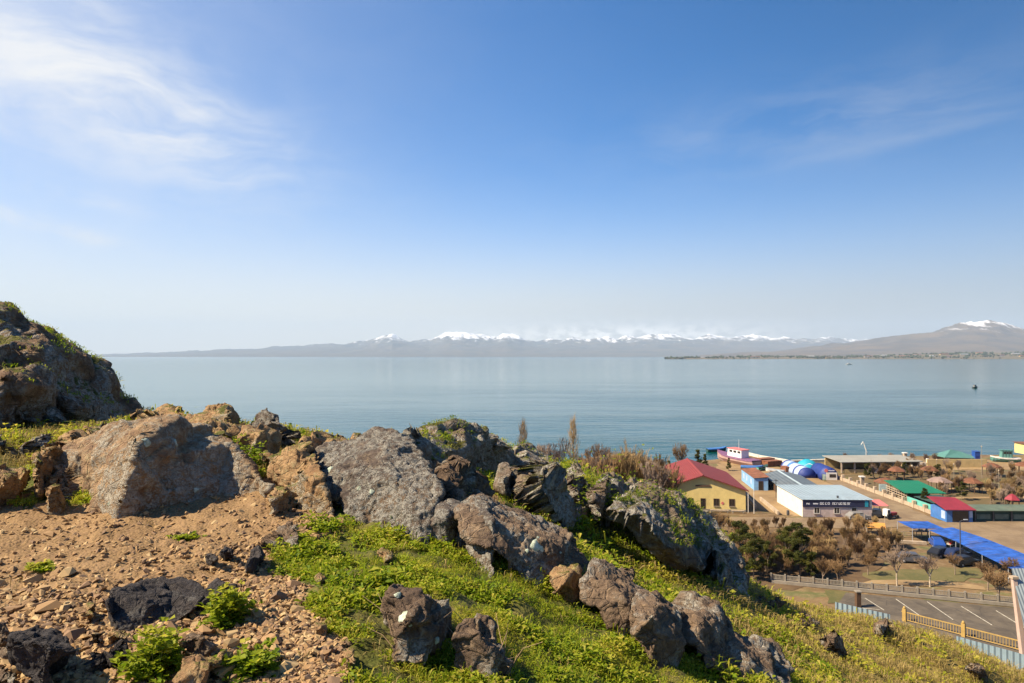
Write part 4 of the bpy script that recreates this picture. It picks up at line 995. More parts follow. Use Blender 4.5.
for (n, y0, y1) in ((22000, 3, 9), (40000, 8, 30)):
    X, Y = hill_points(n, y0, y1)
    Z = hz(X, Y); d, dry = zone(X, Y, Z); p3 = np.c_[X, Y, X * 0]; cl = fbm(p3 * 1.2 + 90, 4)
    k = RNG.random(n) < np.clip(0.05 + np.maximum(cl - .35, 0) * .8 + dry * (0.5 + cl * 1.5), 0, 1) * (1 - d * .9) * (0.25 + 0.75 * (Y > 7))
    X, Y, Z, cl = X[k], Y[k], Z[k], cl[k]; s_ = np.clip(Y / 6.0, 0.75, 10) ** 0.8
    dparts.append(leaves(np.c_[X, Y, Z], 0.15 * s_, 0.0065 * s_, 0.05 * s_, 1.1, 8, np.clip(.55 + cl * .4, 0, 1), 0.2))
V, Q, T = join(dparts)
tag(link('dry_grass', np_mesh('dry_grass', V, Q, M_DRY, {'tint': T}, smooth=False)), 'straw coloured dry grass tufts among the green turf', 'grass', kind='stuff')

# single leafy plants on the bare earth
def plant(px, py, r, h, label, n=330, dark=0.0):
    Y = Tray(px, py); c = P(px, py, Y); c[2] = hz(c[0], c[1])[0]
    o = thing('leafy_plant', label, 'plant', c)
    q = RNG.normal(size=(n, 3)); q /= np.linalg.norm(q, axis=1)[:, None]; q[:, 2] = np.abs(q[:, 2]); q *= (RNG.random(n) ** .4 * np.clip(.85 + fbm(q * 1.6 + px, 3) * 1.1, .25, 1.6))[:, None] * np.array([r, r, h]) * 1.1
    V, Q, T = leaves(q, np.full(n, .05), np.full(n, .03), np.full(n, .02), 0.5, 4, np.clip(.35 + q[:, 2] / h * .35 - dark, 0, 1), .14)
    link('foliage', np_mesh('foliage', V, Q, M_HERB, {'tint': T}, smooth=False), o)
    mb = MB()
    for i in range(9):
        a = i * 0.7; mb.tube((0, 0, -.02), (math.cos(a) * r * .6, math.sin(a) * r * .6, h * .75), .004, .002, 4)
    mb.build('stem', plain('green stem', (0.10, 0.12, 0.03)), o)
plant(226, 624, .12, .17, 'bushy green plant at the right tip of the flat black slab')
plant(156, 676, .12, .20, 'bright green plant in front of the flat black slab')
plant(250, 674, .13, .10, 'low dark green plant at the bottom edge beside the gravel path', 260, .15)
plant(247, 470, .22, .28, 'dark green plant growing in the cleft above the pale wedge boulder', 330, .2)
plant(240, 452, .2, .2, 'small green plant higher up in the cleft beside the wedge boulder', 200, .05)
plant(300, 555, .22, .14, 'low green herb cushion beside the dark reddish rock', 300)
plant(325, 530, .2, .12, 'green herb cushion at the foot of the big grey slab', 260)
plant(590, 512, .9, .9, 'olive green shrub below the upright tan crag', 500, .1)
plant(185, 540, .10, .03, 'flat pale green herb on the open gravel near the wedge boulder', 80)
plant(40, 570, .10, .03, 'flat green herb patch on the gravel at the left', 80)
# dry twigs in the turf by the upright brown rock
mb_ = None
for px, py, lab in [(412, 650, 'bare dry twigs over the upright brown rock'), (490, 668, 'bare dry twigs over the low dark rock'), (452, 520, 'tall dry stalks before the small grey block')]:
    Y = Tray(px, py) - .1; c = P(px, py, Y); c[2] = hz(c[0], c[1])[0]; mb = MB()
    for i in range(11):
        a = random.uniform(0, 6.28); L = random.uniform(.2, .5); p = Vector((random.uniform(-.1, .1), random.uniform(-.05, .05), -.02)); dirv = Vector((math.cos(a) * .6, math.sin(a) * .6, 1)).normalized()
        for s_ in range(3):
            q = p + dirv * L / 3; mb.tube(p, q, .0035 - s_ * .0008, .0028 - s_ * .0008, 4, False); p = q; dirv = (dirv + Vector((random.uniform(-.5, .5), random.uniform(-.5, .5), -.25))).normalized()
    o = mb.build('dry_twigs', plain('dry twig', (0.30, 0.20, 0.11))); o.location = c; tag(o, lab, 'twigs')

# ------------------------------------------------------------------ trees
M_BARK = plain('grey brown bark', (0.22, 0.16, 0.115), 0.9, 0.3, 4)
M_PALEBARK = plain('pale bark', (0.42, 0.34, 0.25), 0.9, 0.25, 4)
M_TWIG = plain('red brown twig', (0.20, 0.118, 0.052), 0.9, 0.25, 2, dirt=0)
M_TWIG2 = plain('ochre twig', (0.30, 0.20, 0.085), 0.9, 0.25, 2, dirt=0)
M_TWIG3 = plain('greyish twig', (0.25, 0.18, 0.13), 0.9, 0.25, 2, dirt=0)
def grow(H, seed, spread=0.6, up=0.35, r0=0.09, levels=5, kids=(3, 4), trunk=0.3, twig_r=0.012, nt=4, multi=1, wob=0.25):
    r = random.Random(seed); A, B = MB(), MB()
    def br(p, d, L, rad_, lv):
        segs = 3 if lv < 2 else 2
        for s_ in range(segs):
            q = p + d * (L / segs)
            (A if lv < 2 else B).tube(p, q, max(rad_ * (1 - .25 * s_ / segs), twig_r), max(rad_ * (1 - .25 * (s_ + 1) / segs), twig_r), 6 if lv < 1 else (4 if lv < 3 else 3), False)
            p = q; d = (d + Vector((r.uniform(-1, 1), r.uniform(-1, 1), r.uniform(-.6, 1))) * wob * .5).normalized()
            if lv >= 1 and lv < levels and s_ < segs - 1: kid(p, d, L * .6, rad_ * .5, lv + 1)
        if lv < levels:
            for k in range(r.randint(*kids)): kid(p, d, L * r.uniform(.55, .85), rad_ * .62, lv + 1)
    def kid(p, d, L, rad_, lv):
        a = Vector((r.uniform(-1, 1), r.uniform(-1, 1), r.uniform(-1, 1))); nd = (d + a.normalized() * spread + Vector((0, 0, up))).normalized()
        br(p, nd, L, rad_, lv)
    for m_ in range(multi):
        d0 = Vector((r.uniform(-.3, .3), r.uniform(-.3, .3), 1)).normalized() if multi > 1 else Vector((r.uniform(-.08, .08), 0, 1))
        br(Vector((r.uniform(-.2, .2), r.uniform(-.2, .2), -.15)) if multi > 1 else Vector((0, 0, -.15)), d0, H * trunk * r.uniform(.8, 1.2), r0, 0)
    return A, B
def tree_meshes(nm, A, B, ma, mb):
    # trunk and crown meshes shared by every copy
    a = A.mesh(nm + '_trunk'); a.materials.append(ma); a.shade_smooth(); b = B.mesh(nm + '_crown'); b.materials.append(mb); return a, b
def put_tree(meshes, name, label, cat, xy, z, s, group=None, rz=None, sz=None):
    o = thing(name, label, cat, (xy[0], xy[1], z), random.uniform(0, 6.28) if rz is None else rz, group)
    o.scale = (s, s, sz or s)
    link('trunk', meshes[0], o); link('crown', meshes[1], o); return o
BUSH = [tree_meshes('bush', *grow(3.0, 20 + i, .5, .5, .035, 5, (2, 4), .30, .010, multi=6), M_BARK, m_) for i, m_ in enumerate((M_TWIG, M_TWIG, M_TWIG2, M_TWIG3))]
BARE = [tree_meshes('bare_tree', *grow(5.0, 40 + i, .8, .3, .11, 5, (3, 4), .32, .013), M_PALEBARK if i < 2 else M_BARK, M_TWIG3 if i < 2 else M_TWIG) for i in range(3)]
def poplar(H, seed):
    r = random.Random(seed); A, B = MB(), MB(); A.tube((0, 0, -.2), (0, 0, H * .5), .22, .11, 7); A.tube((0, 0, H * .5), (0.1, 0, H), .11, .02, 5)
    for i in range(300):
        z = H * (0.10 + .86 * r.random()); w_ = H * .075 * min(1, (H - z) / (H * .45) + .12) * min(1, z / (H * .25) + .3); a = r.uniform(0, 6.28); p = Vector((0, 0, z)); L = r.uniform(.8, 2.2) * H / 14
        d = Vector((math.cos(a) * .55, math.sin(a) * .55, 1)).normalized(); q = p + Vector((math.cos(a), math.sin(a), .6)) * w_ * r.uniform(.3, 1)
        B.tube(p, q, .028, .022, 3, False); 
        for k in range(3):
            e = q + (Vector((math.cos(a) * .2 + r.uniform(-.2, .2), math.sin(a) * .2 + r.uniform(-.2, .2), 1))).normalized() * L * r.uniform(.5, 1); B.tube(q, e, .02, .012, 3, False)
    return A, B
POP = [tree_meshes('poplar', *poplar(15, 60 + i), M_BARK, M_TWIG2) for i in range(2)]
def leafy(H, R_, seed, n=2600, conifer=False):
    r = np.random.default_rng(seed); A, _ = grow(H, seed, .6, .3, .10, 1, (4, 5), .45)
    c = []
    for i in range(60 if conifer else 34):
        h = r.random(); rr = R_ * (1 - h * .9 if conifer else math.sqrt(max(0, 1 - (2 * h - .9) ** 2 * .8))) * r.uniform(.4, 1); a = r.random() * 6.283
        c.append((math.cos(a) * rr, math.sin(a) * rr, H * (.18 + .8 * h), r.uniform(.2, .38 if conifer else .45) * R_ * (1 - .5 * h if conifer else 1)))
    c.append((0, 0, H * .95, R_ * .2)); c = np.array(c); k = r.integers(0, len(c), n); q = r.normal(size=(n, 3)); q /= np.linalg.norm(q, axis=1)[:, None]
    q = c[k, :3] + q * (c[k, 3] * r.random(n) ** .4)[:, None] * (1, 1, .75)
    cl = r.normal(.45, .22, len(c))[k]
    V, Q, T = leaves(q, np.full(n, .22), np.full(n, .12), np.full(n, .12), .5, 5, cl, .15)
    a = A.mesh('tree_trunk'); a.materials.append(M_BARK)
    return a, np_mesh('tree_crown', V, Q, M_TREELEAF, {'tint': T}, smooth=False)
LEAFY = [leafy(6.6, 1.75, 80), leafy(6.6, 1.5, 81), leafy(6.5, 1.5, 82, conifer=True)]
def gxy(px, py): return G(px, py, 1.05)
# poplars and scrub on the lake side of the crest (feet hidden behind the hill)
def far(px, Y): return ((px - 512) / F * Y, Y)
put_tree(POP[0], 'bare_poplar', 'tallest bare ochre poplar standing against the lake behind the crest', 'tree', far(573, 150), 1, 1.2)
put_tree(POP[1], 'bare_poplar', 'tall bare poplar at the left end of the row behind the crest', 'tree', far(523, 150), 1, 1.17)
for px, Y, s_, lab in [(535, 155, 3.1, 'bare brown tree close beside the left poplar'), (547, 158, 3.0, 'bare brown tree just left of the gap in the row'), (558, 150, 2.6, 'thin bare tree between the two poplars'), (593, 160, 2.8, 'bare tree right of the tallest poplar'), (604, 162, 2.9, 'bare tree above the scrub right of the tallest poplar'), (680, 178, 2.4, 'bare tree rising behind the red roof')]:
    put_tree(BARE[int(px) % 3], 'bare_tree', lab, 'tree', far(px, Y), 1, s_ * .6, sz=s_)
for i in range(44):
    px = random.uniform(578, 668); Y = random.uniform(128, 165)
    top = 478 - 22 * math.exp(-((px - 640) / 22) ** 2) - 8 * random.random() - (14 if px < 622 else 0)
    h = (EYE - (top - HOR) / F * Y) - 1
    put_tree(BUSH[(0, 2, 2, 3)[i % 4]], 'bare_bush', 'tall leafless bush in the scrub between crest and lake', 'bush', far(px, Y), 1, h / 3.6, 'leafless scrub between crest and lake', sz=h / 3.2)
for px, Y, s_, lab in [(668, 170, .9, 'dark conifer at the left behind the red roof'), (697, 178, 1.15, 'dark conifer above the ridge of the red roof'), (704, 184, .85, 'small conifer right of the dark conifer behind the red roof'), (728, 190, .55, 'low green tree beside the boat')]:
    put_tree(LEAFY[2], 'conifer', lab, 'tree', far(px, Y), 1, s_)
# green trees and leafless thicket below the yellow house
for px, Y, s_, lab in [(738, 104, 1.05, 'bushy olive green tree at the left end of the thicket'), (752, 98, 1.0, 'bushy green tree next to the cliff foot'), (766, 101, .7, 'low green tree in the middle of the thicket'), (798, 100, 1.15, 'tallest dark green tree of the thicket'), (786, 103, .95, 'green tree close left of the tallest dark green tree'), (810, 98, .6, 'small green bush right of the tallest dark green tree')]:
    put_tree(LEAFY[int(px) % 2], 'green_tree', lab, 'tree', far(px, Y), 1.05, s_)
for i in range(170):
    py = random.uniform(531, 577); px = random.uniform(700 + (py < 560) * 0, 905 - max(0, (py - 545)) * 1.0)
    if py > 568 and px > 840: continue
    if px > 872 and py < 542: continue
    put_tree(BUSH[(0, 1, 0, 2)[i % 4]], 'bare_bush', 'leafless reddish brown bush in the thicket below the yellow house', 'bush', gxy(px, py), 1.05, random.uniform(.6, 1.1), 'leafless thicket below the yellow house')
for i in range(16):
    px = random.uniform(690, 880); put_tree(BUSH[(0, 2)[i % 2]], 'bare_bush', 'low thin leafless shrub along the sandy yard', 'bush', gxy(px, random.uniform(527, 533)), 1.05, random.uniform(.4, .7), 'thin shrubs along the sandy yard')
for px, py, s_, k, lab in [(897, 585.5, 1.05, 0, 'bare tree with pale trunk left of its twin behind the concrete fence'), (930, 586.5, 1.05, 1, 'bare tree with pale crooked trunk behind the concrete fence'), (999, 604, 1.15, 2, 'reddish bare tree at the right end of the concrete fence'), (988, 590, 1.0, 2, 'reddish bare tree under the end of the blue awning'),
                           (838, 588, 1.0, 2, 'dark bare tree behind the left end of the concrete fence'), (823, 584, .9, 2, 'small dark bare tree left of the concrete fence'), (868, 575, .8, 2, 'small bare tree in front of the thicket'), (955, 575, .8, 2, 'twiggy bare tree beside the parked cars'), (1010, 582, .9, 2, 'bare tree beside the grey corrugated roof')]:
    put_tree(BARE[k], 'bare_tree', lab, 'tree', gxy(px, py), 1.05, s_)
# garden between the low wall and the beach
for i in range(110):
    py = random.uniform(471, 508); px = random.uniform(850 + (py - 470) * 1.6, 1030)
    if 888 < px < 938 and 480 < py: continue
    if py > 498 and px < 975: continue
    put_tree(BUSH[(0, 2, 3, 1)[i % 4]], 'bare_bush', 'leafless brown shrub in the lakeside garden', 'bush', gxy(px, py), 1.06, random.uniform(.65, 1.2), 'leafless shrubs in the lakeside garden')
for px, py, lab in [(868, 479, 'yellowish tree beside the pale low wall'), (938, 480, 'green tree between two orange canopies'), (962, 500, 'green bush behind the crimson roofed kiosk'), (905, 478, 'olive tree behind the green roof'), (925, 508, 'dark green bush behind the turquoise fence')]:
    put_tree(LEAFY[px % 2], 'garden_tree', lab, 'tree', gxy(px, py), 1.06, .62)
for i, px in enumerate([845, 880, 892, 905, 912, 926, 934]):
    put_tree(BUSH[3], 'bare_bush', 'leafless shrub on the beach behind the long pale roof', 'bush', gxy(px, 463 + i % 2), 1.06, .9, 'shrubs on the beach behind the long pale roof')
# ------------------------------------------------------------------ the lakeside village
ZG = 1.06
M_OCHRE = plain('ochre plaster', (0.76, 0.58, 0.22), 0.85, 0.08, 0.8, dirt=0.12)
M_REDROOF = plain('red sheet roof', (0.20, 0.028, 0.024), 0.7, 0.12, 0.6, stripe=(0, 0.4), dirt=0.1)
M_DARK = plain('dark window glass', (0.03, 0.025, 0.022), 0.25, 0.2, 2, dirt=0)
M_BROWNW = plain('brown joinery', (0.10, 0.055, 0.03), 0.6, 0.2, 3)
M_WHITE = plain('white plaster', (0.68, 0.63, 0.56), 0.85, 0.06, 0.7, dirt=0.1)
M_PINKW = plain('pinkish stone cladding', (0.50, 0.40, 0.36), 0.85, 0.12, 1.5)
M_NAVY = plain('navy sign board', (0.018, 0.022, 0.06), 0.5, 0.2, 1.5, dirt=0.05)
M_LETTER = plain('white sign lettering', (0.72, 0.72, 0.74), 0.6, 0.1, 2, dirt=0)
M_GREYROOF = plain('grey sheet roof', (0.115, 0.135, 0.145), 0.5, 0.12, 0.5, stripe=(0, 0.8), dirt=0.15)
M_PALEROOF = plain('pale blue grey sheet roof', (0.29, 0.36, 0.40), 0.5, 0.12, 0.4, stripe=(0, 0.8), dirt=0.12)
M_CONC = plain('weathered concrete', (0.25, 0.215, 0.17), 0.9, 0.15, 0.9)
M_STONE = plain('pale pinkish stone', (0.40, 0.31, 0.22), 0.9, 0.2, 1.2)
M_BLUE = plain('bright blue tarpaulin', (0.02, 0.09, 0.38), 0.65, 0.35, 0.7, dirt=0.18, stripe=(1, 1.1), sstr=0.5)
M_TEAL = plain('teal tent fabric', (0.015, 0.30, 0.40), 0.6, 0.1, 0.6, dirt=0.03)
M_DBLUE = plain('dark blue fabric', (0.015, 0.035, 0.19), 0.6, 0.15, 0.8, dirt=0.03)
M_LBLUE = plain('white blue fabric', (0.36, 0.45, 0.62), 0.6, 0.15, 0.9, dirt=0.05)
M_MBLUE = plain('mid blue paint', (0.05, 0.16, 0.42), 0.6, 0.15, 0.9)
M_GREENROOF = plain('bright green sheet roof', (0.010, 0.16, 0.075), 0.5, 0.1, 0.5, stripe=(0, 0.7), dirt=0.05)
M_TURQ = plain('turquoise fence paint', (0.12, 0.42, 0.36), 0.7, 0.12, 1)
M_DTEAL = plain('dark green canvas', (0.02, 0.06, 0.05), 0.8, 0.2, 1)
M_ORANGE = plain('orange brown canopy', (0.16, 0.062, 0.030), 0.85, 0.35, 0.8)
M_CRIM = plain('crimson canopy', (0.24, 0.024, 0.036), 0.6, 0.12, 0.8, dirt=0.05)
M_PINK = plain('pinkish red awning', (0.60, 0.16, 0.15), 0.7, 0.1, 0.8, dirt=0.03)
M_PALE = plain('pale grey roof felt', (0.28, 0.27, 0.235), 0.8, 0.1, 0.3)
M_SANDW = plain('sand coloured wall', (0.52, 0.38, 0.17), 0.85, 0.12, 0.8)
M_RUST = plain('rusty metal', (0.20, 0.075, 0.035), 0.85, 0.35, 0.8)
M_STEEL = plain('dark steel', (0.06, 0.06, 0.065), 0.5, 0.2, 2, dirt=0)
M_GREYP = plain('grey paint', (0.36, 0.37, 0.38), 0.6, 0.1, 1)
M_YEL = plain('yellow paint', (0.40, 0.26, 0.075), 0.6, 0.15, 2)
M_TEALROOF = plain('pale teal sheet roof', (0.09, 0.22, 0.19), 0.5, 0.1, 0.5, stripe=(0, 0.8))
M_CORR = plain('blue grey corrugated sheet', (0.20, 0.27, 0.31), 0.55, 0.1, 0.5, stripe=(0, 0.55), dirt=0.3, sstr=0.8)
M_CORRY = plain('grey corrugated roof sheet', (0.34, 0.38, 0.40), 0.5, 0.1, 0.5, stripe=(1, 0.45), dirt=0.1)
M_CORRX = plain('grey corrugated hall roof', (0.24, 0.28, 0.30), 0.6, 0.1, 0.5, stripe=(0, 0.35), dirt=0.3, sstr=0.35)
M_PINKC = plain('pinkish white column plaster', (0.46, 0.33, 0.27), 0.85, 0.1, 0.8)
M_TYRE = plain('tyre rubber', (0.02, 0.02, 0.02), 0.9, 0.1, 3, dirt=0)
M_CLOTH = plain('goods cloth', (0.40, 0.36, 0.30), 0.9, 0.5, 2)

def opening(o, nm, x0, x1, z0, z1, y=0.0, frame=M_BROWNW, sill=True):
    f = MB(); w_ = .09
    f.box(x0, x0 + w_, y - .05, y + .03, z0, z1).box(x1 - w_, x1, y - .05, y + .03, z0, z1).box(x0 + w_, x1 - w_, y - .05, y + .03, z1 - w_, z1)
    if nm == 'window': f.box(x0 + w_, x1 - w_, y - .05, y + .03, z0, z0 + w_).box((x0 + x1) / 2 - .03, (x0 + x1) / 2 + .03, y - .045, y + .03, z0 + w_, z1 - w_)
    fo = f.build(nm, frame, o)
    MB().box(x0 + w_, x1 - w_, y - .02, y - .012, z0 + (w_ if nm == 'window' else 0), z1 - w_).build('pane' if nm == 'window' else 'door_leaf', M_DARK, fo)
    if sill and nm == 'window': MB().box(x0 - .08, x1 + .08, y - .16, y - .052, z0 - .09, z0 - .003).build('sill', M_CONC, fo)
    return fo

# ---- yellow gabled house
h = thing('yellow_house', 'ochre yellow house with red gabled roof and dark windows', 'house', (47.7, 140, ZG), rad(-6.5))
W_, D_, He, Ha = 17.0, 22.0, 4.4, 7.2
MB().prism([(-W_, 0), (0, 0), (0, He), (-W_ / 2, Ha), (-W_, He)], 0, D_).build('wall', M_OCHRE, h)
sl = (Ha - He) / (W_ / 2); e = .55
rf = MB().prism([(-W_ - e, He - e * sl + .02), (-W_ / 2, Ha + .02), (e, He - e * sl + .02), (e, He - e * sl + .2), (-W_ / 2, Ha + .2), (-W_ - e, He - e * sl + .2)], -.6, D_ + .6).build('roof', M_REDROOF, h)
MB().prism([(-W_ / 2 - .3, Ha + .205 - .3 * sl), (-W_ / 2, Ha + .2), (-W_ / 2 + .3, Ha + .205 - .3 * sl), (-W_ / 2, Ha + .34)], -.62, D_ + .62).build('ridge_cap', M_REDROOF, rf)
for x in (-11.6, -6.4, -3.3): opening(h, 'window', x, x + 1.15, 1.1, 2.6)
opening(h, 'door', -9.0, -8.0, 0.05, 2.6)
MB().box(-10, -7, -.12, -.003, 5.0, 5.35).build('sign_board', M_BROWNW, h)
MB().lathe([(.28, 0), (.28, .05)], 14).build('wall_plaque', M_PINK, h).matrix_local = Matrix.Translation((-4.6, -.003, 1.7)) @ Matrix.Rotation(rad(90), 4, 'X')
MB().box(-W_ - .05, .05, -.09, -.004, 0, .45).build('plinth', M_CONC, h)
MB().tube((.42, -.35, 0), (.42, -.35, 4.1), .06).build('downpipe', M_WHITE, h)
MB().box(-9.4, -7.6, -1.0, -.1, 0, .12).build('door_step', M_CONC, h)
for x0, x1, lab in ((-7.2, -3.6, 'long pale bench below the windows of the yellow house'), (-3.0, -.5, 'short pale bench at the right end of the yellow house')):
    b = thing('bench', lab, 'bench', h.matrix_basis @ Vector((x0, -1.0, 0)), rad(-6.5))
    MB().box(0, x1 - x0, -.25, .25, .42, .52).build('seat', M_STONE, b)
    for k in (0.1, x1 - x0 - .35): MB().box(k, k + .25, -.22, .22, 0, .418).build('leg', M_CONC, b)
p = thing('lamp_post', 'white post at the right corner of the yellow house', 'post', (48.9, 138.6, ZG)); MB().tube((0, 0, 0), (0, 0, 4.6), .07, .05, 8).build('pole', M_WHITE, p); MB().box(-.12, .12, -.3, .1, 4.6, 4.72).build('lamp_head', M_GREYP, p)
for i, (a, b_) in enumerate((((749, 512), (760, 503)), ((760, 503), (771, 512)))):
    pass
w_ = MB().box(0, .35, 0, 17, 0, .75).build('wall', M_STONE); w_.location = (50.6, 143, ZG); w_.rotation_euler = (0, 0, rad(-10)); w_.name = 'low_wall'; tag(w_, 'pale low wall running from the yellow house toward the blue hut', 'wall')
w_ = MB().box(0, .35, 0, 14, 0, .75).build('low_wall', M_STONE); w_.location = (53.2, 137.5, ZG); w_.rotation_euler = (0, 0, rad(-6)); tag(w_, 'pale low wall between yellow house and white shop', 'wall')
bu = MB().lathe([(.25, 0), (.3, .5), (.26, .95), (.12, 1.05)], 10).build('litter_bin', M_STEEL); bu.location = (55.2, 137.2, ZG); tag(bu, 'dark litter bin left of the white shop', 'bin')

# ---- white shop with navy sign
s = thing('white_shop', 'white flat roofed shop with a long navy sign along its pinkish front', 'shop', (57.5, 135.7, ZG), rad(-1.5))
L, D_ = 13.6, 14.0
MB().prism([(0, 0), (L, 0), (L, 3.45), (0, 3.45)], 0.12, D_).build('wall', M_WHITE, s)
MB().box(.02, L - .02, 0, .117, 0, 2.0).build('front_cladding', M_PINKW, s)
sg = MB().box(.05, L - .6, -.14, .114, 2.02, 3.42).build('sign_board', M_NAVY, s)
lt = MB(); r_ = random.Random(3)
def glyphs(x0, n, cw, z0, z1):
    # light strokes of the sign's two words; too small in the photo to read
    for i in range(n):
        x = x0 + i * cw; k = r_.choice('nomrsu')
        lt.box(x, x + .09, -.165, -.143, z0, z1)
        if k in 'nomu': lt.box(x + cw * .62, x + cw * .62 + .09, -.165, -.143, z0, z1)
        if k in 'nomrs': lt.box(x + .092, x + cw * .60, -.165, -.143, z1 - .1, z1)
        if k in 'osu': lt.box(x + .092, x + cw * .60, -.165, -.143, z0, z0 + .1)
glyphs(3.35, 4, .5, 2.5, 3.0); glyphs(5.75, 9, .41, 2.48, 2.98); glyphs(.7, 2, .4, 2.5, 2.8); glyphs(2.0, 3, .33, 2.55, 2.8)
lt.build('sign_lettering', M_LETTER, sg)
MB().box(12.1, 12.75, -.16, -.143, 2.1, 3.3).build('sign_panel', M_TEAL, sg)
MB().slab([(-.25, -.3, 3.5), (L + .25, -.3, 3.5), (L + .25, D_ + .2, 3.72), (-.25, D_ + .2, 3.72)], .04).build('roof', M_PALEROOF, s)
for x in (2.2, 6.1): opening(s, 'window', x, x + 1.15, .7, 1.95, 0, M_WHITE)
opening(s, 'door', 9.5, 10.6, .05, 1.98, 0, M_GREYP)
MB().tube((7.4, 1.2, 3.5), (7.4, 1.2, 4.0), .2, .22, 8).build('roof_vent', M_STEEL, s)
a = thing('market_umbrella', 'pinkish red canopy beside the white shop', 'canopy', (72.6, 136.8, ZG))
MB().slab([(-1.3, -1.6, 2.3), (1.7, -1.6, 2.3), (1.5, 1.5, 2.9), (-1.2, 1.5, 2.9)], .05).build('canopy', M_PINK, a)
for x, y in ((-1.2, -1.5), (1.6, -1.5), (-1.1, 1.4), (1.4, 1.4)): MB().tube((x, y, 0), (x, y, 2.25 if y < 0 else 2.83), .04).build('post', M_STEEL, a)

# ---- cars (body with greenhouse, windows, wheels)
def make_car(name, label, xy, rz, L, W_, H, m, van=False, group=None):
    c = thing(name, label, 'car' if not van else 'van', (xy[0], xy[1], ZG), rz, group)
    hb, hw = .28, H * .56
    pr = [(-L/2, hb), (L/2, hb), (L/2, hw * .9), (L/2 - .15, hw), (L * .30, hw + .04), (L * .14 if not van else L * .33, H), (-L * .30 if not van else -L * .46, H), (-L * .46 if not van else -L * .49, hw + .05), (-L/2, hw * .95)]
    n = len(pr); rings = []
    for y, k, ins in ((-W_/2, .90, 0), (-W_/2 + .12, 1, 0), (W_/2 - .12, 1, 0), (W_/2, .90, 0)):
        rings.append([(x * (.98 if k < 1 else 1), y * (.86 if z > hw + .1 else 1), hb + (z - hb) * (k if z > hw + .1 else 1)) for x, z in pr])
    MB().loft(rings).build('body', m, c)
    g = MB(); z0, z1 = hw + .10, H - .12
    xa, xb = (-L * .33, L * .15) if not van else (-L * .1, L * .32)
    for sgn in (-1, 1):
        y = sgn * (W_ / 2 * .93 + .015)
        MB().add([(xa, y * 1.0, z0), (xb + .12, y, z0), (xb - .12, y * .93, z1), (xa + .1, y * .93, z1), (xa, y - sgn * .03, z0), (xb + .12, y - sgn * .03, z0), (xb - .12, y * .93 - sgn * .03, z1), (xa + .1, y * .93 - sgn * .03, z1)],
                 [(0, 1, 2, 3), (7, 6, 5, 4), (0, 4, 5, 1), (1, 5, 6, 2), (2, 6, 7, 3), (3, 7, 4, 0)]).build('window', M_DARK, c)
    MB().add([(L * .30, -W_ * .4, hw + .09), (L * .30, W_ * .4, hw + .09), (L * (.15 if not van else .335), W_ * .36, H - .05), (L * (.15 if not van else .335), -W_ * .36, H - .05), (L * .27, -W_ * .4, hw + .05), (L * .27, W_ * .4, hw + .05), (L * .12, W_ * .36, H - .08), (L * .12, -W_ * .36, H - .08)],
             [(0, 1, 2, 3), (7, 6, 5, 4), (0, 4, 5, 1), (1, 5, 6, 2), (2, 6, 7, 3), (3, 7, 4, 0)]).build('windscreen', M_DARK, c)
    for x in (-L * .31, L * .31):
        for y in (-W_/2 + .1, W_/2 - .1):
            wh = MB().tube((x, y - .1, .32), (x, y + .1, .32), .32, None, 14).build('wheel', M_TYRE, c); MB().tube((x, y - .105, .32), (x, y + .105, .32), .17, None, 10).build('rim', M_GREYP, wh)
    for y in (-W_ * .34, W_ * .34): MB().box(L/2 - .02, L/2 + .02, y - .16, y + .16, hw * .68, hw * .88).build('headlight', M_LETTER, c)
    return c
P_BLUE, P_BLACK, P_GREY, P_WHITE, P_RED = plain('blue car paint', (.02, .07, .30), .3, .05, 2, dirt=.05), plain('black car paint', (.015, .016, .02), .3, .1, 2, dirt=.05), plain('grey car paint', (.22, .21, .20), .35, .05, 2, dirt=.05), plain('white car paint', (.7, .69, .66), .35, .05, 2, dirt=.05), plain('red car paint', (.36, .03, .03), .35, .05, 2, dirt=.05)
make_car('parked_car', 'grey car parked at the right end of the white shop front', gxy(858, 519.5), rad(5), 4.4, 1.75, 1.5, P_GREY)
make_car('parked_car', 'black car in the shade behind the red tractor by the shop', gxy(877, 516), rad(60), 4.2, 1.75, 1.45, P_BLACK)
make_car('parked_car', 'blue car next to the small blue canopy', gxy(937, 546.5), rad(70), 4.2, 1.75, 1.5, P_BLUE)
make_car('parked_car', 'dark car parked behind the right bare twin tree', gxy(941, 556), rad(25), 4.4, 1.75, 1.45, P_BLACK)
make_car('parked_car', 'dark blue car in the shade left of the long blue awning', gxy(957, 557.5), rad(20), 4.3, 1.75, 1.45, plain('dark blue car paint', (.015, .025, .07), .3, .1, 2, dirt=.05))
make_car('parked_car', 'black car nearest the lawn below the long blue awning', gxy(965, 565), rad(15), 4.4, 1.75, 1.45, P_BLACK)
make_car('parked_car', 'dark grey car between the two bare twin trees', gxy(912, 562), rad(-15), 4.3, 1.75, 1.45, plain('dark grey car paint', (.07, .07, .08), .35, .05, 2, dirt=.05))
tr = thing('tractor', 'small red tractor parked beside the white shop', 'tractor', (*gxy(890, 518.5), ZG), rad(20))
MB().prism([(-.4, .6), (1.5, .6), (1.55, 1.15), (-.4, 1.25)], -.35, .35).build('bonnet', P_RED, tr)
cb = MB().prism([(-1.3, .6), (-.4, .6), (-.5, 1.9), (-1.25, 1.9)], -.55, .55).build('cab', P_WHITE, tr); MB().box(-1.15, -.6, -.57, .57, 1.2, 1.75).build('window', M_DARK, cb)
for x, rr in ((-.9, .62), (1.1, .38)):
    for y in (-.7, .7): MB().tube((x, y - .14, rr), (x, y + .14, rr), rr, None, 14).build('wheel', M_TYRE, tr)

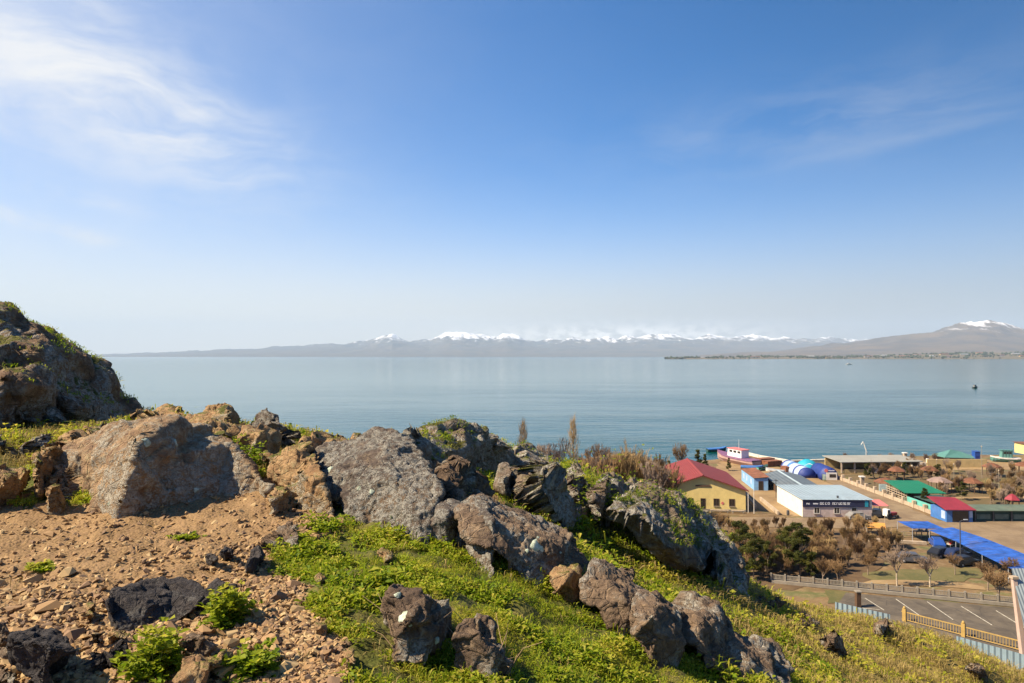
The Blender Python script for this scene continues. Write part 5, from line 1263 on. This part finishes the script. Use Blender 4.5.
# ---- grey shed behind the shop, blue hut
s = thing('grey_shed', 'low shed with grey gabled sheet roof behind the white shop', 'shed', (60.8, 152, ZG), rad(-6.5))
MB().prism([(0, 0), (8.2, 0), (8.2, 2.2), (3.4, 3.15), (0, 2.2)], 0, 19).build('wall', M_BROWNW, s)
rf = MB().prism([(-.5, 2.1), (3.4, 3.17), (8.7, 2.1), (8.7, 2.25), (3.4, 3.33), (-.5, 2.25)], -.5, 19.5).build('roof', M_GREYROOF, s)
MB().prism([(3.1, 3.27), (3.4, 3.335), (3.7, 3.275), (3.4, 3.45)], -.52, 19.52).build('ridge_cap', M_PALEROOF, rf)
opening(s, 'door', 1, 2.6, .05, 2.0); opening(s, 'window', 4.5, 5.6, .8, 1.8)
for k in range(4):
    d_ = MB().box(-.05, -.003, 2 + k * 4.2, 4.4 + k * 4.2, .05, 1.9).build('side_opening', M_DARK, s)
s = thing('blue_hut', 'small hut with a pale blue side wall and rusty roof beside the yellow house', 'hut', (57.4, 162.5, ZG), rad(-6.0))
MB().box(0, 3.2, 0, 13, 0, 2.9).build('wall', plain('pale blue paint', (.20, .38, .62), .7, .15, .6), s)
MB().slab([(-.2, -.3, 2.95), (3.5, -.3, 3.25), (3.5, 13.3, 3.25), (-.2, 13.3, 2.95)], .03).build('roof', M_RUST, s)
for k in (2.0, 6.5, 9.5): MB().box(-.04, -.003, k, k + 1.6, 1.0, 2.2).build('window', M_LBLUE, s)
opening(s, 'door', 1.0, 2.1, .05, 2.2)
p = thing('utility_pole', 'dark thin pole in front of the grey shed', 'pole', (59.3, 154, ZG)); MB().tube((0, 0, 0), (0, 0, 4.2), .07).build('pole', M_STEEL, p); MB().box(-.5, .5, -.04, .04, 3.8, 3.9).build('crossarm', M_STEEL, p)

# ---- boats
def make_boat(name, label, loc, rz, L, B, Hh, hull, stripe, cabin, roof, cat='boat', mast=True):
    o = thing(name, label, cat, loc, rz)
    st = [(-.5, .72, .0, .86), (-.35, .95, -.0, .84), (0, 1.0, 0, .86), (.25, .82, .02, .95), (.42, .40, .08, 1.12), (.5, .03, .25, 1.25)]
    rings = []
    for x, bw, k, t_ in st: rings.append([(x * L, -B/2 * bw, Hh * t_), (x * L, -B/2 * bw * .92, Hh * .5), (x * L, -B/2 * bw * .45, Hh * (k + .05)), (x * L, B/2 * bw * .45, Hh * (k + .05)), (x * L, B/2 * bw * .92, Hh * .5), (x * L, B/2 * bw, Hh * t_)])
    MB().loft(rings).build('hull', hull, o)
    rg = []
    for x, bw, k, t_ in st: rg.append([(x * L, -B/2 * bw - .05, Hh * t_ - .3), (x * L, B/2 * bw + .05, Hh * t_ - .3), (x * L, B/2 * bw + .05, Hh * t_ + .06), (x * L, -B/2 * bw - .05, Hh * t_ + .06)])
    MB().loft(rg).build('gunwale', stripe, o)
    if cabin:
        x0, x1 = -.22 * L, .12 * L
        c = MB().prism([(x0, Hh * .9), (x1 + .3, Hh * .9), (x1, Hh + 2.0), (x0, Hh + 2.0)], -B * .3, B * .3).build('cabin', cabin, o)
        for sgn in (-1, 1):
            for k in range(3):
                xa = x0 + .35 + k * (x1 - x0 - .5) / 3; MB().box(xa, xa + (x1 - x0) / 4.5, sgn * B * .3 - .02, sgn * B * .3 + .02, Hh + 1.0, Hh + 1.65).build('window', M_DARK, c)
        MB().box(x0 - .3, x1 + .35, -B * .34, B * .34, Hh + 2.01, Hh + 2.13).build('cabin_roof', roof, o)
        if mast: MB().tube((x0 * .3, 0, Hh + 2.13), (x0 * .3, 0, Hh + 5.0), .05, .03).build('mast', M_WHITE, o)
    return o
M_BPINK = plain('faded pink white hull', (.42, .27, .24), .6, .15, .6)
make_boat('tour_boat', 'pink and white tour boat with wheelhouse moored at the quay beyond the red roof', (66.5, 203, 0.9), rad(112), 17, 4.6, 2.5, M_BPINK, plain('mauve stripe', (.20, .09, .17), .6), plain('white boat paint', (.74, .70, .69), .6, .05), M_PINK)
make_boat('rowing_boat', 'turquoise covered boat floating left of the pink tour boat', (70.5, 236, -.25), rad(10), 7, 2.6, 1.5, M_DTEAL, M_MBLUE, None, None)
make_boat('rowing_boat', 'grey blue open boat pulled up beside the pink tour boat', (*gxy(752, 470), ZG), rad(-20), 6, 2.2, 1.2, plain('grey blue hull', (.10, .18, .24), .7), M_MBLUE, None, None)
make_boat('rowing_boat', 'small teal boat pulled up behind the grey shed', (*gxy(762, 470), ZG), rad(35), 5, 2.0, 1.1, M_TURQ, M_DTEAL, None, None)
make_boat('rowing_boat', 'white upturned skiff lying behind the grey shed', (*gxy(775, 472.5), ZG + .0), rad(140), 5, 1.6, .9, M_WHITE, M_GREYP, None, None)
make_boat('motor_boat', 'tiny dark boat out on the lake at the right', (*G(975, 388, 0), -.35), rad(20), 7, 2.4, 1.6, M_STEEL, M_DTEAL, P_GREY, M_STEEL, mast=False)
make_boat('motor_boat', 'far white boat near the headland shore', (*G(849, 364.5, 0), -.5), rad(5), 22, 6, 3.2, M_WHITE, M_WHITE, M_WHITE, M_GREYP, mast=False)
make_boat('motor_boat', 'green and white boat pulled up at the beach beside the yellow hall', (*gxy(1005, 462), ZG), rad(170), 8, 2.6, 1.5, M_TEALROOF, M_WHITE, M_TEALROOF, M_TEALROOF, mast=False)
# quay edge
q = MB(); pa = [np.array(G(*c_, 1)) for c_ in ((741, 453.2), (760, 457.7), (790, 462.7), (835, 461.3))]
for a_, b_ in zip(pa[:-1], pa[1:]):
    d = (b_ - a_) / np.linalg.norm(b_ - a_); n_ = np.array([-d[1], d[0]]) * .55
    q.add([(*(a_ - n_), -1), (*(b_ - n_), -1), (*(b_ + n_), -1), (*(a_ + n_), -1), (*(a_ - n_), 1.75), (*(b_ - n_), 1.75), (*(b_ + n_), 1.75), (*(a_ + n_), 1.75)], [(3, 2, 1, 0), (4, 5, 6, 7), (0, 1, 5, 4), (1, 2, 6, 5), (2, 3, 7, 6), (3, 0, 4, 7)])
tag(q.build('quay_wall', plain('pale quay stone', (.58, .53, .44), .9, .12, .5)), 'pale quay wall along the water behind the tents', 'quay')
for px, py, lab in ((765, 463.5, 'rusty metal container nearest the tour boat'), (772, 466, 'rusty container at the corner of the quay'), (792, 472, 'rusty heap beside the striped tent')):
    o = thing('rusty_container', lab, 'container', (*gxy(px, py), ZG), rad(px % 7 * 11)); MB().box(-2.6, 2.6, -1.2, 1.2, .12, 1.5).build('body', M_RUST, o); MB().box(-2.7, 2.7, -1.3, 1.3, 1.503, 1.6).build('lid', M_RUST, o)
    for x in (-2.2, 2.2): MB().box(x - .2, x + .2, -1, 1, 0, .118).build('skid', M_STEEL, o)

# ---- inflatable tents
def arch_tent(name, label, loc, rz, W_, D_, H, m, n=12, cat='tent'):
    o = thing(name, label, cat, loc, rz); rings = []
    for y in np.linspace(0, D_, 5):
        rings.append([(W_ / 2 * math.cos(math.pi * (1 - i / n)) * 1.0, y, H * math.sin(math.pi * i / n) ** .8) for i in range(n + 1)])
    MB().loft(rings).build('canopy', m, o, True); return o
o = thing('tent', 'teal dome tent with a white swoosh between two blue tents', 'tent', (80.6, 187, ZG)); o.scale = (.74, .74, .68)
MB().lathe([(4.2, 0), (4.25, 1.6), (3.6, 3.4), (2.2, 4.7), (.8, 5.3), (.05, 5.4)], 20).build('canopy', M_TEAL, o, True)
sw = MB(); prev = None
for i in range(9):
    t_ = i / 8; a_ = rad(-128 + 62 * t_); zz = 3.2 + math.sin(t_ * 3.1) * .85 - .5 * t_; rr = 3.72 - (zz - 3.2) * .98; wd = .36 * math.sin(math.pi * (.12 + .8 * t_))
    cur = [(rr * math.cos(a_) * 1.02, rr * math.sin(a_) * 1.02, zz - wd), ((rr - wd * .8) * math.cos(a_) * 1.03, (rr - wd * .8) * math.sin(a_) * 1.03, zz + wd)]
    if prev: sw.add([prev[0], cur[0], cur[1], prev[1]], [(0, 1, 2, 3)])
    prev = cur
sw.build('tent_emblem', M_LETTER, o)
o = arch_tent('tent', 'long white and blue striped tent left of the teal dome', (77.0, 178.5, ZG), rad(-3), 4.4, 14, 2.6, M_LBLUE)
for k, (y0, y1) in enumerate(((.0, .9), (4.0, 4.8), (8.6, 10), (13.2, 14.05))):
    n = 12; rg = [[(2.26 * math.cos(math.pi * (1 - i / n)), y, 2.66 * math.sin(math.pi * i / n) ** .8) for i in range(n + 1)] for y in (y0 - .02, y1)]
    MB().loft(rg).build('stripe', M_DBLUE if k != 2 else M_MBLUE, o, True)
o = arch_tent('tent', 'dark blue tent with a white front panel right of the teal dome', (81.6, 176, ZG), rad(-4), 4.4, 8, 3.2, M_DBLUE)
fp = MB().box(-.9, 1.8, -.12, -.02, .0, 1.9).build('front_panel', M_WHITE, o); MB().box(-.1, 1.5, -.15, -.122, .65, 1.5).build('opening', M_DARK, fp)
MB().lathe([(.45, 0), (.45, .06)], 14).build('tent_emblem', M_PINK, o).matrix_local = Matrix.Translation((-.9, -.03, 2.4)) @ Matrix.Rotation(rad(90), 4, 'X')
lt = MB()
for k in range(6): lt.box(-.3 + k * .26, -.14 + k * .26, -.07, -.02, 2.25, 2.5)
lt.build('tent_lettering', M_LETTER, o)
o = thing('banner', 'small white and green banner at the corner of the dark blue tent', 'banner', (79.3, 175.2, ZG), 0); MB().tube((0, 0, 0), (0, 0, 1.7), .04).build('pole', M_STEEL, o); MB().box(.05, .9, -.02, .02, .2, 1.6).build('panel', plain('white green print', (.5, .62, .5), .6, .3, 2), o)

# ---- long pale-roofed terrace at the beach
s = thing('terrace', 'long flat pale roofed terrace on columns beside the beach', 'terrace', (92.5, 187, ZG), rad(3))
MB().slab([(-3.4, -1.4, 3.1), (19.5, -1.4, 3.1), (19.5, 9, 3.4), (-3.4, 9, 3.4)], .18).build('roof', M_PALE, s)
MB().box(-3, 19, 8, 8.3, 0, 2.9).build('wall', M_SANDW, s)
for k in range(7): MB().box(-3.2 + k * 3.6, -2.85 + k * 3.6, -1, -.65, 0, 2.9).build('column', M_STONE, s)
MB().box(4, 8, -.9, -.75, .0, 1.2).build('parapet', M_WHITE, s)
MB().box(-2.5, 3.2, -.9, -.75, .0, 1.0).build('parapet', M_SANDW, s)
# crane
o = thing('crane', 'thin white crane arm sticking up behind the long pale roof', 'crane', (105, 203, ZG)); MB().box(-.6, .6, -.6, .6, 0, 1.2).build('base', M_GREYP, o); MB().tube((0, 0, 1.2), (0, 0, 4.2), .2, .15).build('mast', M_GREYP, o); MB().tube((.2, 0, 3.2), (-.9, 0, 6.4), .16, .1).build('arm', M_WHITE, o); MB().tube((-.9, 0, 6.4), (-1.5, 0, 5.5), .1).build('jib', M_WHITE, o)
for px, py, h_, lab in ((905, 465, 3.4, 'white square pillar at the beach left of the white gate'), (862, 484, 1.7, 'slim pale pillar at the corner of the low wall')):
    o = thing('pillar', lab, 'pillar', (*gxy(px, py), ZG)); MB().box(-.4, .4, -.4, .4, 0, h_).build('shaft', M_STONE, o); MB().box(-.6, .6, -.6, .6, h_ + .003, h_ + .25).build('cap', M_WHITE, o)
o = thing('gate', 'white gate with two posts at the beach', 'gate', (*gxy(920, 466.5), ZG))
for x in (-2.3, 1.9): MB().box(x, x + .55, -.28, .28, 0, 2.3).build('post', M_WHITE, o)
MB().box(-1.74, 1.89, -.1, .1, .05, 1.15).build('panel', M_WHITE, o)
s = thing('pavilion', 'sand coloured lakeside pavilion with an upswept teal roof', 'pavilion', (*gxy(953, 462), ZG), rad(4)); s.scale = (.72, .72, .72)
MB().box(-5, 5.5, -3, 3, 0, 2.2).build('wall', M_BROWNW, s)
MB().add([(-6.5, -4, 2.6), (8.5, -4, 2.0), (8.5, 4, 2.0), (-6.5, 4, 2.6), (-1, 0, 5.2), (3, 0, 4.4), (-6.5, -4, 2.4), (8.5, -4, 1.8), (8.5, 4, 1.8), (-6.5, 4, 2.4)], [(0, 1, 5, 4), (1, 2, 5), (2, 3, 4, 5), (3, 0, 4), (9, 8, 7, 6), (0, 6, 7, 1), (1, 7, 8, 2), (2, 8, 9, 3), (3, 9, 6, 0)]).build('roof', M_TEALROOF, s)
for k in range(5): MB().box(-4.5 + k * 2, -3.4 + k * 2, -3.06, -3.003, .6, 1.7).build('window', M_DARK, s)
for x0, lab in ((925, 'long sand coloured wall in front of the teal roofed pavilion'),):
    a_ = G(927, 467.5); o = MB().box(0, 17, -.2, .2, 0, 2.3).build('beach_wall', M_SANDW); o.location = (*a_, ZG); tag(o, lab, 'wall')
s = thing('yellow_hall', 'yellow hall cut by the right edge at the beach', 'building', (166, 219, ZG)); s.scale = (.8, .8, .62)
MB().box(0, 14, 0, 9, 0, 5.2).build('wall', M_OCHRE, s); MB().slab([(-.5, -.5, 5.3), (14.5, -.5, 5.3), (14.5, 9.5, 5.6), (-.5, 9.5, 5.6)], .2).build('roof', M_ORANGE, s)
for k in range(4): opening(s, 'window', 1.2 + 3 * k, 2.6 + 3 * k, 1.6, 3.4)
o = thing('cabin', 'narrow blue cabin standing on the beach', 'cabin', (*gxy(976, 463), ZG)); MB().box(-.75, .75, -.75, .75, 0, 3.4).build('body', P_BLUE, o); MB().slab([(-.85, -.85, 3.5), (.85, -.85, 3.5), (.85, .85, 3.6), (-.85, .85, 3.6)], .09).build('roof', P_BLUE, o); MB().box(-.45, .45, -.78, -.753, .1, 2.2).build('door', M_DBLUE, o)
for px, py, h_, lab in ((982, 478, 8.0, 'pale slim mast rising from the garden to above the beach'), (999, 489, 4.2, 'white lamp post standing on the lawn'), (937, 478, 4.5, 'white lamp post between orange canopies'), (954, 478, 3.4, 'short white lamp post beside the orange canopies')):
    o = thing('lamp_post', lab, 'post', (*gxy(px, py), ZG)); MB().tube((0, 0, 0), (0, 0, h_), .06, .045, 6).build('pole', M_CONC, o); MB().lathe([(.05, h_), (.16, h_ + .1), (.16, h_ + .3), (.05, h_ + .4)], 8).build('lamp_head', M_STONE, o)

# ---- low pale wall with pillars beside the road
o = thing('boundary_wall', 'long low pale wall with pillars along the garden side of the road', 'wall', (84.2, 136, ZG))
MB().box(0, .4, 0, 43, 0, .75).build('wall', M_STONE, o)
for k in range(12): MB().box(-.12, .52, k * 3.85, k * 3.85 + .6, 0, 1.5).build('pillar', M_STONE, o)
o = MB().box(0, .12, 0, 11, 0, 1.7).build('turquoise_fence', M_TURQ); o.location = (84.9, 136.4, ZG); tag(o, 'turquoise board fence above the end of the low pale wall', 'fence')
o = thing('stall', 'dark green canvas stall behind the turquoise fence', 'stall', (86.5, 139, ZG)); MB().slab([(-1, 0, 2.0), (4.5, 0, 2.3), (4.5, 7, 2.3), (-1, 7, 2.0)], .06).build('canopy', M_DTEAL, o)
for x, y in ((-.9, .2), (4.3, .2), (-.9, 6.7), (4.3, 6.7)): MB().tube((x, y, 0), (x, y, 1.95), .05).build('post', M_STEEL, o)
s = thing('pavilion', 'open pavilion with bright green roof and pale lattice side', 'pavilion', (84.9, 147.5, ZG), rad(-3))
MB().slab([(-.6, -.6, 2.5), (8.0, -.6, 2.5), (7.4, 9.5, 3.4), (-.2, 9.5, 3.4)], .12).build('roof', M_GREENROOF, s)
lat = MB()
for k in range(9): lat.box(0, .06, k * 1.05, k * 1.05 + .14, 0, 2.5)
for k in range(5): lat.box(.062, .12, 0, 9.2, .2 + k * .5, .34 + k * .5)
lat.build('lattice', M_STONE, s)
for x, y in ((.1, -.3), (3.8, -.3), (7.4, -.3), (7.0, 9), (3.8, 9)): MB().tube((x, y, 0), (x, y, 2.38 if y < 0 else 3.2), .09).build('post', M_BROWNW, s)
MB().box(.6, 7, 4, 4.2, 0, 2.4).build('back_wall', M_BROWNW, s)
o = thing('notice_board', 'white and turquoise notice board by the low pale wall', 'board', (85.6, 158, ZG)); MB().box(-1, 1, -.05, .05, .7, 2.3).build('panel', plain('white turquoise print', (.55, .68, .66), .6, .25, 1.5), o)
for x in (-.85, .85): MB().tube((x, .08, 0), (x, .08, 2.3), .05).build('post', M_STEEL, o)
def gazebo(px, Y, label, m=M_ORANGE, R_=2.3):
    o = thing('gazebo', label, 'gazebo', ((px - 512) / F * Y, Y, ZG), rad(px * 13 % 60))
    MB().lathe([(R_, 2.35), (R_ * .96, 2.5), (R_ * .5, 3.15), (.1, 3.5)], 6).build('roof', m, o)
    for k in range(6): a_ = k * math.pi / 3; MB().tube((math.cos(a_) * R_ * .85, math.sin(a_) * R_ * .85, 0), (math.cos(a_) * R_ * .85, math.sin(a_) * R_ * .85, 2.4), .08).build('post', M_BROWNW, o)
    MB().lathe([(.75, .7), (.75, .78)], 10).build('table', M_BROWNW, o)
gazebo(884, 160, 'orange brown gazebo roof left of the green roofed pavilion', R_=2.6)
gazebo(895, 176, 'orange brown gazebo roof above the green roofed pavilion')
gazebo(928, 177, 'orange brown gazebo roof right above the green roof')
gazebo(970, 160, 'large orange gazebo roof in the middle of the garden', R_=2.4)
gazebo(990, 182, 'reddish gazebo roof beside the pale slim mast', R_=2.4)
gazebo(1022, 184, 'orange gazebo roof cut by the right edge', R_=2.4)
gazebo(938, 161, 'greyish pink gazebo roof right of the green roof', plain('greyish pink canopy', (.22, .15, .125), .85, .25, 1), 2.8)
gazebo(1010, 141, 'dark crimson gazebo roof behind the long dark stall', M_CRIM, 1.5)
# ---- kiosk with crimson roof, long dark stall row
s = thing('kiosk', 'blue kiosk with a sloping crimson roof at the road corner', 'kiosk', (83.3, 131.5, ZG))
MB().box(0, 5, 0, 5, 0, 2.35).build('wall', M_MBLUE, s); MB().slab([(-.6, -.7, 2.55), (5.4, -.5, 2.45), (5.2, 5.5, 3.6), (-.6, 5.3, 3.9)], .12).build('roof', M_CRIM, s)
MB().box(1.1, 4.2, -.06, -.003, .1, 2.15).build('opening', M_DARK, s); MB().box(-.04, -.003, .4, 1.6, .5, 2.0).build('poster', M_LBLUE, s); MB().box(4.35, 4.95, -.05, -.003, .9, 2.1).build('poster', M_LBLUE, s)
s = thing('stall_row', 'long row of dark closed stalls along the far side of the road', 'stall', (88.8, 132.2, ZG), rad(-.5))
MB().box(0, 32, .3, 3.2, 0, 2.0).build('wall', M_DTEAL, s); MB().slab([(-.3, -.5, 2.15), (32.3, -.5, 2.15), (32.3, 3.5, 2.5), (-.3, 3.5, 2.5)], .1).build('roof', plain('dull green roof', (.10, .13, .09), .7, .2, .5), s)
for k in range(9): MB().box(.3 + k * 3.5, .55 + k * 3.5, -.1, .1, 0, 2.04).build('post', M_STEEL, s); MB().box(.9 + k * 3.5, 3.5 + k * 3.5, .2, .297, .4, 1.3).build('counter', plain('grey green board', (.11, .15, .12), .8, .25, 1), s)
# ---- blue awnings and market clutter
def canopy(name, label, pts, m, t_=.05, group=None, posts=None, cat='awning'):
    o = thing(name, label, cat, (pts[0][0], pts[0][1], ZG)); x0, y0 = pts[0][:2]
    MB().slab([(x - x0, y - y0, z) for x, y, z in pts], t_).build('canopy', m, o)
    for x, y, z in (posts or pts): MB().tube((x - x0, y - y0, 0), (x - x0, y - y0, z - t_), .05).build('post', M_GREYP, o)
    return o
canopy('awning', 'small square blue canopy at the left of the long blue awning', [(68.6, 117.6, 2.35), (74.0, 117.4, 2.35), (73.6, 121.5, 2.6), (68.3, 121.6, 2.6)], M_BLUE)
sgs = [(71.2, 75.2, 117.2), (71.0, 75.6, 110.0), (70.4, 75.8, 103), (69.6, 75.2, 96.5), (69.2, 75.0, 88), (68.8, 74.8, 80)]
o = thing('awning', 'long bright blue awning sloping along the edge of the yard', 'awning', (71.2, 117.2, ZG)); rg = []
for k, (xa, xb, y) in enumerate(sgs):
    zz = 2.35 + (k % 2) * .12; rg.append([(xa - 71.2, y - 117.2, zz - .25), (xb - 71.2, y - 117.2, zz + .2), (xb - 71.2, y - 117.2, zz + .26), (xa - 71.2, y - 117.2, zz - .19)])
MB().loft(rg).build('canopy', M_BLUE, o)
for xa, xb, y in sgs:
    for x in (xa + .1, xb - .1): MB().tube((x - 71.2, y - 117.2, 0), (x - 71.2, y - 117.2, 2.1), .05).build('post', M_GREYP, o)
for k, (px, py, m, lab) in enumerate([(922, 536, M_STEEL, 'stall counter with dark goods under the small blue canopy'), (946, 545, M_SANDW, 'stall table with tan goods beside the blue car'), (952, 548.5, M_CLOTH, 'stall table with cloth goods under the long blue awning'), (966, 552, M_STONE, 'stall table with pale goods under the long blue awning'), (973, 555, M_CLOTH, 'stall table at the shaded end under the long blue awning')]):
    o = thing('stall_table', lab, 'stall', (*gxy(px, py), ZG), rad(15 * k)); MB().box(-1.3, 1.3, -.5, .5, .8, .88).build('tabletop', m, o)
    for x in (-1.2, 1.2):
        for y in (-.4, .4): MB().box(x - .04, x + .04, y - .04, y + .04, 0, .798).build('leg', M_STEEL, o)
    g_ = MB(); rr = random.Random(k)
    for q_ in range(9): x = rr.uniform(-1.2, 1); y = rr.uniform(-.4, .2); g_.box(x, x + rr.uniform(.12, .3), y, y + .2, .883, .9 + rr.uniform(.1, .4))
    g_.build('goods', (M_CLOTH, M_STONE, P_RED, M_WHITE, M_BROWNW)[k], o)
canopy('market_stall', 'low stall with an orange yellow cover in the sandy yard', [(*gxy(867, 536), 1.5), (*gxy(886, 537), 1.5), (*gxy(885, 532), 1.6), (*gxy(868, 531), 1.6)], plain('orange yellow cloth', (.62, .28, .05), .7, .15, 1), cat='stall')
o = thing('railing', 'pale low railing between the orange stall and the small blue canopy', 'railing', (*gxy(894, 537.5), ZG)); MB().box(0, 5, -.05, .05, 1.0, 1.1).build('top_rail', M_STONE, o); MB().box(0, 5, -.05, .05, .45, .53).build('mid_rail', M_STONE, o)
for k in range(4): MB().box(k * 1.6, k * 1.6 + .12, -.06, .06, 0, .998).build('post', M_STONE, o)
o = MB().box(0, 9, -.3, .3, 0, .45).build('kerb_wall', M_STONE); o.location = (*gxy(868, 541), ZG); o.rotation_euler = (0, 0, rad(-14)); tag(o, 'low pale kerb wall before the orange stall', 'wall')
for px, py, h_, lab in ((864.5, 533, 3.4, 'thin pale post left of the orange stall'), (885, 531, 3.2, 'thin pale post right of the orange stall')):
    o = MB().tube((0, 0, 0), (0, 0, h_), .05).build('post', M_STONE); o.location = (*gxy(px, py), ZG); tag(o, lab, 'post')
o = thing('street_lamp', 'dark lamp post standing before the long blue awning', 'street lamp', (*gxy(960.5, 560), ZG)); MB().tube((0, 0, 0), (0, 0, 6.0), .09, .07, 8).build('pole', M_STEEL, o); MB().tube((0, 0, 6.0), (.7, 0, 6.25), .05).build('arm', M_STEEL, o); MB().box(.6, 1.2, -.12, .12, 6.2, 6.32).build('lamp_head', M_GREYP, o)

# ---- parking lot: concrete fence, yellow railing, blue corrugated fence
def span(a_, b_): d = np.array(b_) - np.array(a_); return float(np.linalg.norm(d)), math.atan2(d[1], d[0])
a_, b_ = (36.5, 96.8), (64.0, 87.6); L, an = span(a_, b_)
o = thing('concrete_fence', 'long low concrete fence with pillars behind the parking lot', 'fence', (*a_, ZG), an)
MB().box(0, L, -.3, .3, 0, .42).build('kerb', M_CONC, o)
for k in range(17): MB().box(k * L / 16 - .11, k * L / 16 + .11, -.14, .14, .423, 1.32).build('pillar', M_CONC, o)
pn = MB()
for k in range(16):
    x0 = k * L / 16 + .112; x1 = (k + 1) * L / 16 - .112; pn.box(x0, x1, -.06, .06, 1.05, 1.15).box(x0, x1, -.06, .06, .55, .63)
    for j in range(9): xx = x0 + (j + .5) * (x1 - x0) / 9; pn.box(xx - .05, xx + .05, -.04, .04, .633, 1.047)
pn.build('panel', M_CONC, o)
o = thing('gate_post', 'dark square post at the left corner of the parking lot', 'post', (*gxy(858, 607), ZG)); MB().box(-.28, .28, -.28, .28, 0, 1.9).build('shaft', M_BROWNW, o); MB().box(-.36, .36, -.36, .36, 1.903, 2.05).build('cap', M_CONC, o)
a_, b_ = (47.0, 83.0), (57.5, 71.5); L, an = span(a_, b_)
o = thing('yellow_railing', 'yellow railing with two stout posts along the near side of the parking lot', 'railing', (*a_, ZG), an)
MB().box(0, L, -.05, .05, 1.05, 1.16).build('top_rail', M_YEL, o); MB().box(0, L, -.04, .04, .15, .23).build('bottom_rail', M_YEL, o)
bl = MB()
for k in range(56): x = (k + .5) * L / 56; bl.box(x - .025, x + .025, -.02, .02, .233, 1.047)
bl.build('balusters', M_YEL, o)
for x in (.3, 6.4): pp = MB().box(x - .19, x + .19, -.19, .19, 0, 1.5).build('post', M_YEL, o); MB().lathe([(.1, 1.503), (.17, 1.58), (.13, 1.7), (.04, 1.78)], 8, (x, 0)).build('finial', M_YEL, pp)
o = thing('brown_post', 'x', 'post', (0, 0, 0)) if False else None
def corr_fence(a_, b_, h0, h1, label):
    L, an = span(a_, b_); o = thing('corrugated_fence', label, 'fence', (*a_, ZG - .3), an)
    MB().prism([(0, 0), (L, 0), (L, h1), (0, h0)], -.03, .03).build('sheet', M_CORR, o)
    MB().prism([(0, h0 - .25), (L, h1 - .25), (L, h1 - .12), (0, h0 - .12)], .032, .10).build('rail', M_GREYP, o)
    for k in range(int(L / 2.4) + 1): MB().box(k * 2.4, k * 2.4 + .1, .103, .2, 0, h0 - .3).build('post', M_GREYP, o)
corr_fence((39.0, 83.0), (43.4, 79.0), 2.5, 2.5, 'blue grey corrugated fence left of the boulder at the brow')
corr_fence((43.4, 79.0), (47.6, 74.6), 1.75, 1.6, 'blue grey corrugated fence right of the boulder, under the yellow railing')
corr_fence((47.9, 74.2), (53.8, 66.0), 2.0, 2.3, 'blue grey corrugated fence at the bottom right corner')
# ---- open hall cut by the right edge
s = thing('hall', 'tall open hall with steep grey corrugated roof and pinkish column cut by the right edge', 'building', (54.6, 73.8, ZG))
MB().slab([(-1.4, -2.3, 3.7), (14, -2.3, 3.7), (14, .6, 8.9), (-.5, .6, 8.9)], .12).build('roof', M_CORRX, s)
MB().slab([(3.6, .62, 8.9), (14, .62, 8.9), (14, 4.5, 5.2), (3.6, 4.5, 5.2)], .12).build('roof', M_CORRX, s)
MB().add([(-.75, -1.2, 0), (-.3, -1.2, 0), (-.3, -.7, 0), (-.75, -.7, 0), (-.95, -.2, 8.0), (-.5, -.2, 8.0), (-.5, .2, 8.0), (-.95, .2, 8.0)], [(3, 2, 1, 0), (4, 5, 6, 7), (0, 1, 5, 4), (1, 2, 6, 5), (2, 3, 7, 6), (3, 0, 4, 7)]).build('column', M_PINKC, s)
MB().box(-1.05, -.4, -.3, .3, 8.003, 8.25).build('capital', M_STONE, s)
MB().add([(.25, -2.2, 0), (.5, -2.2, 0), (.5, -1.95, 0), (.25, -1.95, 0), (-.2, -1.2, 5.2), (.05, -1.2, 5.2), (.05, -.95, 5.2), (-.2, -.95, 5.2)], [(3, 2, 1, 0), (4, 5, 6, 7), (0, 1, 5, 4), (1, 2, 6, 5), (2, 3, 7, 6), (3, 0, 4, 7)]).build('column', M_YEL, s)
MB().box(5.5, 13.8, -1.6, 2.2, 0, 4.6).build('wall', M_BROWNW, s)
# ---- far houses on the headland
for k, px in enumerate([676, 690, 722, 752, 810, 828, 868, 884, 905, 918, 934, 946, 952, 969, 983, 998, 1012, 1020]):
    Y = 6500 + (k * 377 % 900); X = (px - 512) / F * Y
    i = np.argmin((HEADV[:, 0] - X) ** 2 + (HEADV[:, 1] - Y) ** 2); z = max(HEADV[i, 2], 2); q = HEADV[i]
    sx = 22 + (k * 13 % 5) * 7; c = (M_WHITE, M_STONE, M_SANDW)[k % 3]
    s = thing('far_house', 'tiny house with a pitched roof among the woods of the far headland', 'house', (q[0], q[1], z - 1), 0, 'far houses on the headland')
    MB().prism([(-sx, -4), (sx, -4), (sx, 9), (-sx, 9)], -9, 9).build('wall', c, s)
    MB().prism([(-11, 9.05), (11, 9.05), (0, 15)], -sx - 1, sx + 1).build('roof', (M_ORANGE, M_GREYP, M_RUST)[k % 3], s).rotation_euler = (0, 0, math.pi / 2)
